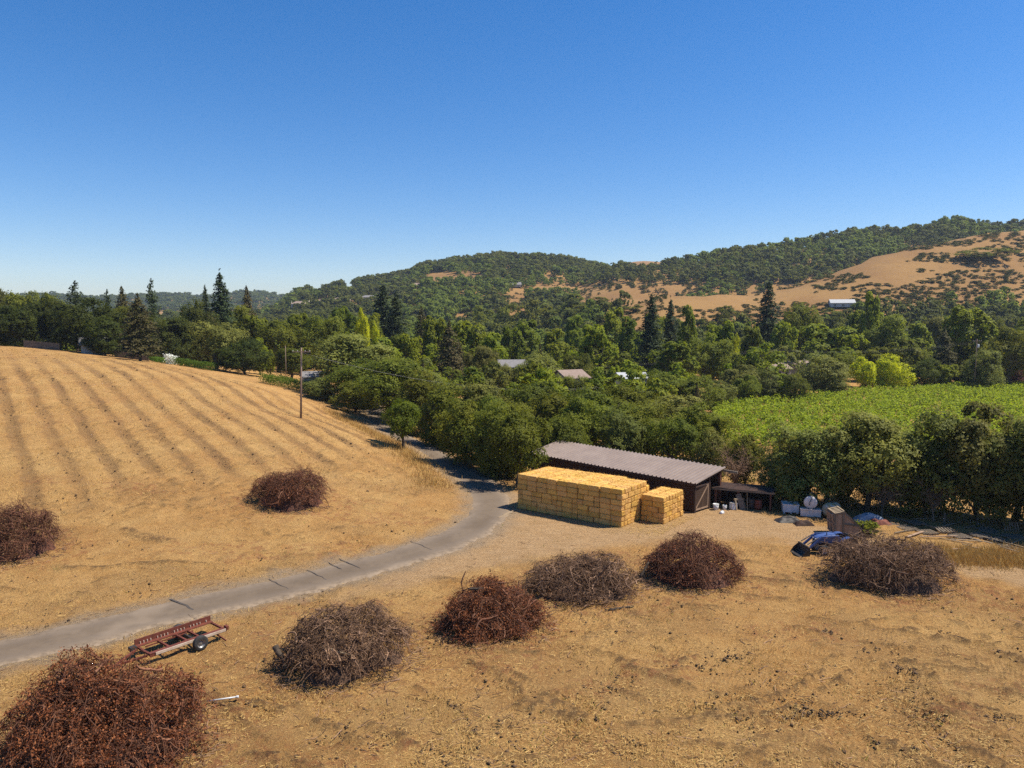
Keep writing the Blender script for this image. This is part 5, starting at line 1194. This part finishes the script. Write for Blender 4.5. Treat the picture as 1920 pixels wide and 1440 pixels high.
def fence(p, q, d, h, mat, label, n):
    a = at_depth(p, 600, d); b = at_depth(q, 600, d); o = empty('fence', (a[0], d, hz(a[0], d)), 0, label, 'fence')
    L = b[0]-a[0]; pn = MB(); k = 0
    while k < L: pn.box((k+.07, 0, h/2+hz(a[0]+k, d)-hz(a[0], d)), (.135, .03, h)); k += .15
    pn.build('panel', M[mat], o)
    for j in range(n+1): xx = L*j/n; MB().box((xx, .06, h/2+.05+hz(a[0]+xx, d)-hz(a[0], d)), (.12, .08, h+.2)).build('post', M['grey_wood'], o)
fence(42, 108, 158, 1.5, 'grey_wood', 'weathered board fence under the oaks at the left end of the crest', 4)
fence(212, 275, 156, 1.3, 'grey_wood', 'grey board fence beneath the brown cedar on the crest', 4)
def hedge(p, q, d, h, w, mat, label, name='hedge', seed=1, n=5200):
    a = at_depth(p, 600, d); L = (q-p)*d/FPX; rs2 = np.random.RandomState(seed)
    C = np.stack([rs2.uniform(0, L, n), rs2.normal(size=n)*w*.4, rs2.uniform(0, 1, n)**.6*h], 1); C[:, 2] *= .7+.5*fbm(C[:, 0]/.9, C[:, 1]/.9, seed, 2)
    C[:, 2] += height(a[0]+C[:, 0], d+C[:, 1])-hz(a[0], d)
    V, Q = leaf_quads(C, rs2.normal(size=(n, 3))+np.array([0, 0, .9]), rs2.uniform(.12, .3, n), .7, rs2)
    return tag(link(name, np_mesh(name, V, Q, [M[mat]], fattr=dict(tint=rs2.uniform(0, 1, n))), None, (a[0], d, hz(a[0], d))), label, name.replace('_', ' '))
hedge(328, 402, 150, 1.6, 3.0, 'hedge', 'bright green clipped hedge row beyond the crest, left of the oaks')
hedge(490, 582, 140, 2.0, 4.0, 'hedge', 'bright green row of small vines left of the white garden shed', seed=2)
hedge(284, 322, 154, 1.2, 3.0, 'hedge', 'small bright lawn hedge beneath the brown cedar', seed=3, n=2500)
hedge(309, 326, 150, 2.1, 1.8, 'white_bloom', 'white flowering shrub beside the bright green hedge', 'flowering_shrub', seed=4, n=1500)
x, y, z = place(1640, 1003); xq = hedge(1626, 1656, y, .9, .9, 'weed', 'bright green weed bush right of the tipped wooden trailer', 'weed_bush', seed=5, n=900)
# ---------------- bare dead tree among the right-hand row ----------------
def bare(px, py, d, h, w, label, seed, mat='twig_pale'):
    x, y, _ = at_depth(px, py, d); z = hz(x, y); rs2 = np.random.RandomState(seed); o = empty('bare_tree', (x, y, z), 0, label, 'bare tree')
    P, R = trunk_paths(seed, fork=.2, nlimb=14, rad=.02, spread=.42, top=.95, sub=5); V, Q = tubes_np([p*h for p in P], [r*h for r in R], 5)
    link('trunk', np_mesh('trunk', V, Q, [M[mat]], fattr=dict(tint=np.full(len(Q), .4))), o)
    n = 420; b = [P[rs2.randint(1, len(P))] for _ in range(n)]; s = np.array([q[rs2.randint(1, len(q))] for q in b])*h
    t0 = rs2.normal(size=(n, 3))+unit(s)*1.2; C = canes(s, t0, rs2.uniform(.4, 1.2, n), 5, .35, .06, rs2)
    V, Q = tubes_batch(C, .012*np.linspace(1, .3, 5)[None]*np.ones((n, 1)), 3); link('twigs', np_mesh('twigs', V, Q, [M[mat]], fattr=dict(tint=rs2.uniform(.2, 1, len(Q)))), o)
bare(1690, 950, 58.5, 4.6, 4, 'leafless pale grey tree in the row behind the lumber', 31); bare(1655, 920, 58, 3.8, 3, 'smaller leafless grey tree behind the tipped trailer', 32); bare(1752, 950, 56.5, 3.8, 2, 'thin leafless sapling right of the leafless grey tree', 33)
bare(1378, 900, 66, 4.4, 1, 'dark bare snag behind the storage bay', 34, 'twig_brown')
# ---------------- loose ground cover ----------------
def scatter_ok(x, y):
    r = seg_dist(x, y, ROADC) > 1.7
    for (cx, cy_, gz, rx, ry, h, kd) in PILES: r &= np.hypot((x-cx)/rx, (y-cy_)/ry) > .8
    return r
def straw_litter(n):
    r2 = np.random.RandomState(77); d = 1/np.sqrt(r2.uniform(1/95.0**2, 1/23.0**2, n)); x = r2.uniform(-.74, .74, n)*d; y = d
    dens = .25+1.1*sstep(.4, .65, fbm(x/3.2, y/3.2, 131, 3)); k = scatter_ok(x, y) & (r2.uniform(0, 1, n) < dens)
    yd = soft_poly(x, y, YARD, 1); k &= r2.uniform(0, 1, n) > yd*.8
    x, y = x[k], y[k]; n = len(x); z = height(x, y)+.05+r2.uniform(0, .05, n); a = r2.uniform(0, 6.28, n)
    dr = np.stack([np.cos(a), np.sin(a), r2.normal(size=n)*.18], 1); ln = r2.uniform(.07, .22, n)[:, None]; w = np.stack([-np.sin(a), np.cos(a), r2.normal(size=n)*.5], 1)*r2.uniform(.004, .009, n)[:, None]
    c = np.stack([x, y, z], 1); V = np.stack([c-dr*ln/2-w, c+dr*ln/2-w, c+dr*ln/2+w, c-dr*ln/2+w], 1).reshape(-1, 3)
    tag(link('straw_litter', np_mesh('straw_litter', V, np.arange(4*n).reshape(-1, 4), [M['straw_bits']], fattr=dict(tint=r2.uniform(0, 1, n)))), kind='stuff')
straw_litter(42000)
def bale_straw():
    r2 = np.random.RandomState(78); n = 9000; a = r2.uniform(-1.2, 13, n); b = r2.uniform(-1.6, 6, n); k = ~((a > .1) & (a < 9.7) & (b > 0)) & (r2.uniform(0, 1, n) < np.exp(-np.maximum(np.abs(b)-.0, 0)*(b < 0)*1.2)); a, b = a[k], b[k]; n = len(a)
    x = A0.x+E1.x*a+E2.x*b; y = A0.y+E1.y*a+E2.y*b; z = height(x, y)+r2.uniform(.02, .06, n); t = r2.uniform(0, 6.28, n)
    dr = np.stack([np.cos(t), np.sin(t), r2.normal(size=n)*.15], 1)*r2.uniform(.05, .16, n)[:, None]; w = np.stack([-np.sin(t), np.cos(t), 0*t], 1)*.008; c = np.stack([x, y, z], 1)
    V = np.stack([c-dr-w, c+dr-w, c+dr+w, c-dr+w], 1).reshape(-1, 3)
    tag(link('loose_straw', np_mesh('loose_straw', V, np.arange(4*n).reshape(-1, 4), [M['straw_bits']], fattr=dict(tint=r2.uniform(0, 1, n)))), kind='stuff')
bale_straw()
def blades(name, x, y, hgt, mat, seed, lean=.35, wid=.012):
    r2 = np.random.RandomState(seed); n = len(x); z = height(x, y)-.02; a = r2.uniform(0, 6.28, n); h = hgt*r2.uniform(.5, 1.3, n)
    w = np.stack([np.cos(a), np.sin(a), 0*a], 1)*wid*r2.uniform(.7, 1.5, (n, 1)); t = np.stack([r2.normal(size=n)*lean, r2.normal(size=n)*lean, np.ones(n)], 1)*np.asarray(h)[:, None]
    c = np.stack([x, y, z], 1); V = np.stack([c-w, c+w, c+t+w*.2, c+t-w*.2], 1).reshape(-1, 3)
    tag(link(name, np_mesh(name, V, np.arange(4*n).reshape(-1, 4), [M[mat]], fattr=dict(tint=np.clip(r2.normal(.5, .3, n), 0, 1)))), kind='stuff')
r3 = np.random.RandomState(9)
n = 60000; d = 1/np.sqrt(r3.uniform(1/110.0**2, 1/23.0**2, n)); x = r3.uniform(-.74, .74, n)*d; y = d
rd_ = seg_dist(x, y, ROADC); k = scatter_ok(x, y) & (((rd_ > 2.4) & (rd_ < 7) & (fbm(x/1.6, y/1.6, 141, 3) > .5)) | (fbm(x/2.4, y/2.4, 151, 4) > .62)) & (soft_poly(x, y, YARD, 1) < .3)
xl = r3.uniform(-105, -6, 150000); yl = r3.uniform(52, 150, 150000); ac = xl*ROW[0]+yl*ROW[1]; pr_ = .5+.5*np.cos(2*math.pi*(ac+(fbm(xl/9, yl/9, 21, 2)-.5)*.7-7.0)/2.93)
kl = in_poly(xl, yl, [(-6, 60), (-12, 78), (-20, 92), (-30, 104), (-66, 138), (-104, 152), (-104, 70), (-50, 52)]) & (r3.uniform(0, 1, 150000) > pr_*1.15) & (np.abs(xl/yl) < .76) & (fbm(xl/2, yl/2, 145, 3) > .4)
blades('field_stubble', xl[kl], yl[kl], .13, 'drygrass', 8, .6, .02)
blades('dry_grass', x[k], y[k], .17, 'drygrass', 3)
m_ = 26000; q = r3.uniform(0, 1, m_); px = 1640+q*330; py = r3.normal(1031, 8, m_)+q*16; G_ = [on_level(a, b+6) for a, b in zip(px, py)]; x = np.array([g[0] for g in G_]); y = np.array([g[1] for g in G_]); k = fbm(x/.9, y/.9, 161, 3) > .42
blades('tall_dry_grass', x[k], y[k], .42, 'drygrass', 4, wid=.014)
edge = catmull([(-5.5, 66), (-9, 77), (-13, 87), (-19, 98), (-26, 112)], 30); e_ = np.array(edge); kk = r3.randint(0, len(e_), 9000)
blades('bank_grass', e_[kk, 0]+r3.normal(size=9000)*1.1-1.2, e_[kk, 1]+r3.normal(size=9000)*.9, .4, 'drygrass', 5, wid=.016)
n = 5000; d = 1/np.sqrt(r3.uniform(1/80.0**2, 1/24.0**2, n)); x = r3.uniform(-.72, .72, n)*d; k = scatter_ok(x, d) & (fbm(x/3.5, d/3.5, 171, 3) > .6); 
blades('green_weeds', x[k], d[k], .11, 'weed', 6, .6, .02)
def clods(n):
    r2 = np.random.RandomState(5); d = 1/np.sqrt(r2.uniform(1/100.0**2, 1/23.0**2, n)); x = r2.uniform(-.74, .74, n)*d; y = d
    k = scatter_ok(x, y) & (fbm(x/2.1, y/2.1, 91, 3)+r2.normal(size=n)*.05 > .55) & (soft_poly(x, y, YARD, 1) < .4); x, y = x[k], y[k]
    for pl, wd in TRACKS:
        pl = np.array(catmull(pl, 30)); j = r2.randint(0, len(pl), 150); x = np.append(x, pl[j, 0]+r2.normal(size=150)*wd*.5); y = np.append(y, pl[j, 1]+r2.normal(size=150)*wd*.45)
    n = len(x); s = np.minimum(r2.lognormal(-3.3, .5, n), .10); z = height(x, y)+s*.4
    O = np.array([(1, 0, 0), (0, 1, 0), (-1, 0, 0), (0, -1, 0), (0, 0, .7), (0, 0, -.6)], float); Fc = np.array([(0, 1, 4), (1, 2, 4), (2, 3, 4), (3, 0, 4), (1, 0, 5), (2, 1, 5), (3, 2, 5), (0, 3, 5)])
    V = np.stack([x, y, z], 1)[:, None]+O[None]*s[:, None, None]*r2.uniform(.6, 1.3, (n, 6, 1)); F_ = Fc[None]+(np.arange(n)*6)[:, None, None]
    tag(link('soil_clods', np_mesh('soil_clods', V.reshape(-1, 3), F_.reshape(-1, 3), [M['clod']])), kind='stuff')
clods(14000)
def furrow_clods(n):
    r2 = np.random.RandomState(6); x = r2.uniform(-105, -6, n); y = r2.uniform(50, 150, n); ac = x*ROW[0]+y*ROW[1]; p = .5+.5*np.cos(2*math.pi*(ac+(fbm(x/9, y/9, 21, 2)-.5)*.7-7.0)/2.93)
    k = in_poly(x, y, [(-6, 60), (-12, 78), (-20, 92), (-30, 104), (-66, 138), (-104, 152), (-104, 70), (-50, 52)]) & (p > .72) & (fbm(x/2, y/2, 146, 3) > .47); x, y = x[k], y[k]; n = len(x); s = np.minimum(r2.lognormal(-2.75, .4, n), .16); z = height(x, y)-.08+s*.4
    O = np.array([(1, 0, 0), (0, 1, 0), (-1, 0, 0), (0, -1, 0), (0, 0, .7), (0, 0, -.6)], float); Fc = np.array([(0, 1, 4), (1, 2, 4), (2, 3, 4), (3, 0, 4), (1, 0, 5), (2, 1, 5), (3, 2, 5), (0, 3, 5)])
    V = np.stack([x, y, z], 1)[:, None]+O[None]*s[:, None, None]*r2.uniform(.6, 1.3, (n, 6, 1)); F_ = Fc[None]+(np.arange(n)*6)[:, None, None]
    tag(link('furrow_clods', np_mesh('furrow_clods', V.reshape(-1, 3), F_.reshape(-1, 3), [M['clod']])), kind='stuff')
furrow_clods(20000)
n = 1500; r2 = np.random.RandomState(15); d = 1/np.sqrt(r2.uniform(1/85.0**2, 1/23.0**2, n)); x = r2.uniform(-.74, .74, n)*d; k = scatter_ok(x, d); x = x[k]; d = d[k]
for (cx, cy_, gz, rx, ry, h, kd) in PILES:
    a = r2.uniform(0, 6.28, 260); q = 1+np.abs(r2.normal(size=260))*.16-.12; x = np.append(x, cx+np.cos(a)*rx*q); d = np.append(d, cy_+np.sin(a)*ry*q)
n = len(x)
p = np.stack([x, d, height(x, d)+.05], 1); t0 = r2.normal(size=(n, 3))*np.array([1, 1, .05]); C = canes(p, t0, r2.uniform(.2, .8, n), 4, .3, 0, r2); C[..., 2] = height(C[..., 0], C[..., 1])+.05
V, Q = tubes_batch(C, r2.uniform(.005, .018, (n, 1))*np.ones((1, 4)), 3)
tag(link('scattered_twigs', np_mesh('scattered_twigs', V, Q, [M['twig_brown']], fattr=dict(tint=np.repeat(r2.uniform(0, 1, n), 9)))), kind='stuff')
# ---------------- thin summer haze ----------------
def haze():
    mb = MB(); mb.box((0, 1980, 62), (6800, 4500, 146))
    m = bpy.data.materials.new('haze_air'); m.use_nodes = True; nt = m.node_tree; nt.nodes.remove(nt.nodes["Principled BSDF"])
    v = nt.nodes.new('ShaderNodeVolumePrincipled'); v.inputs['Color'].default_value = (.72, .84, 1, 1); v.inputs['Density'].default_value = .0001; v.inputs['Anisotropy'].default_value = .2
    nt.links.new(v.outputs[0], nt.nodes["Material Output"].inputs['Volume'])
    tag(mb.build('haze', m), kind='stuff')
haze()
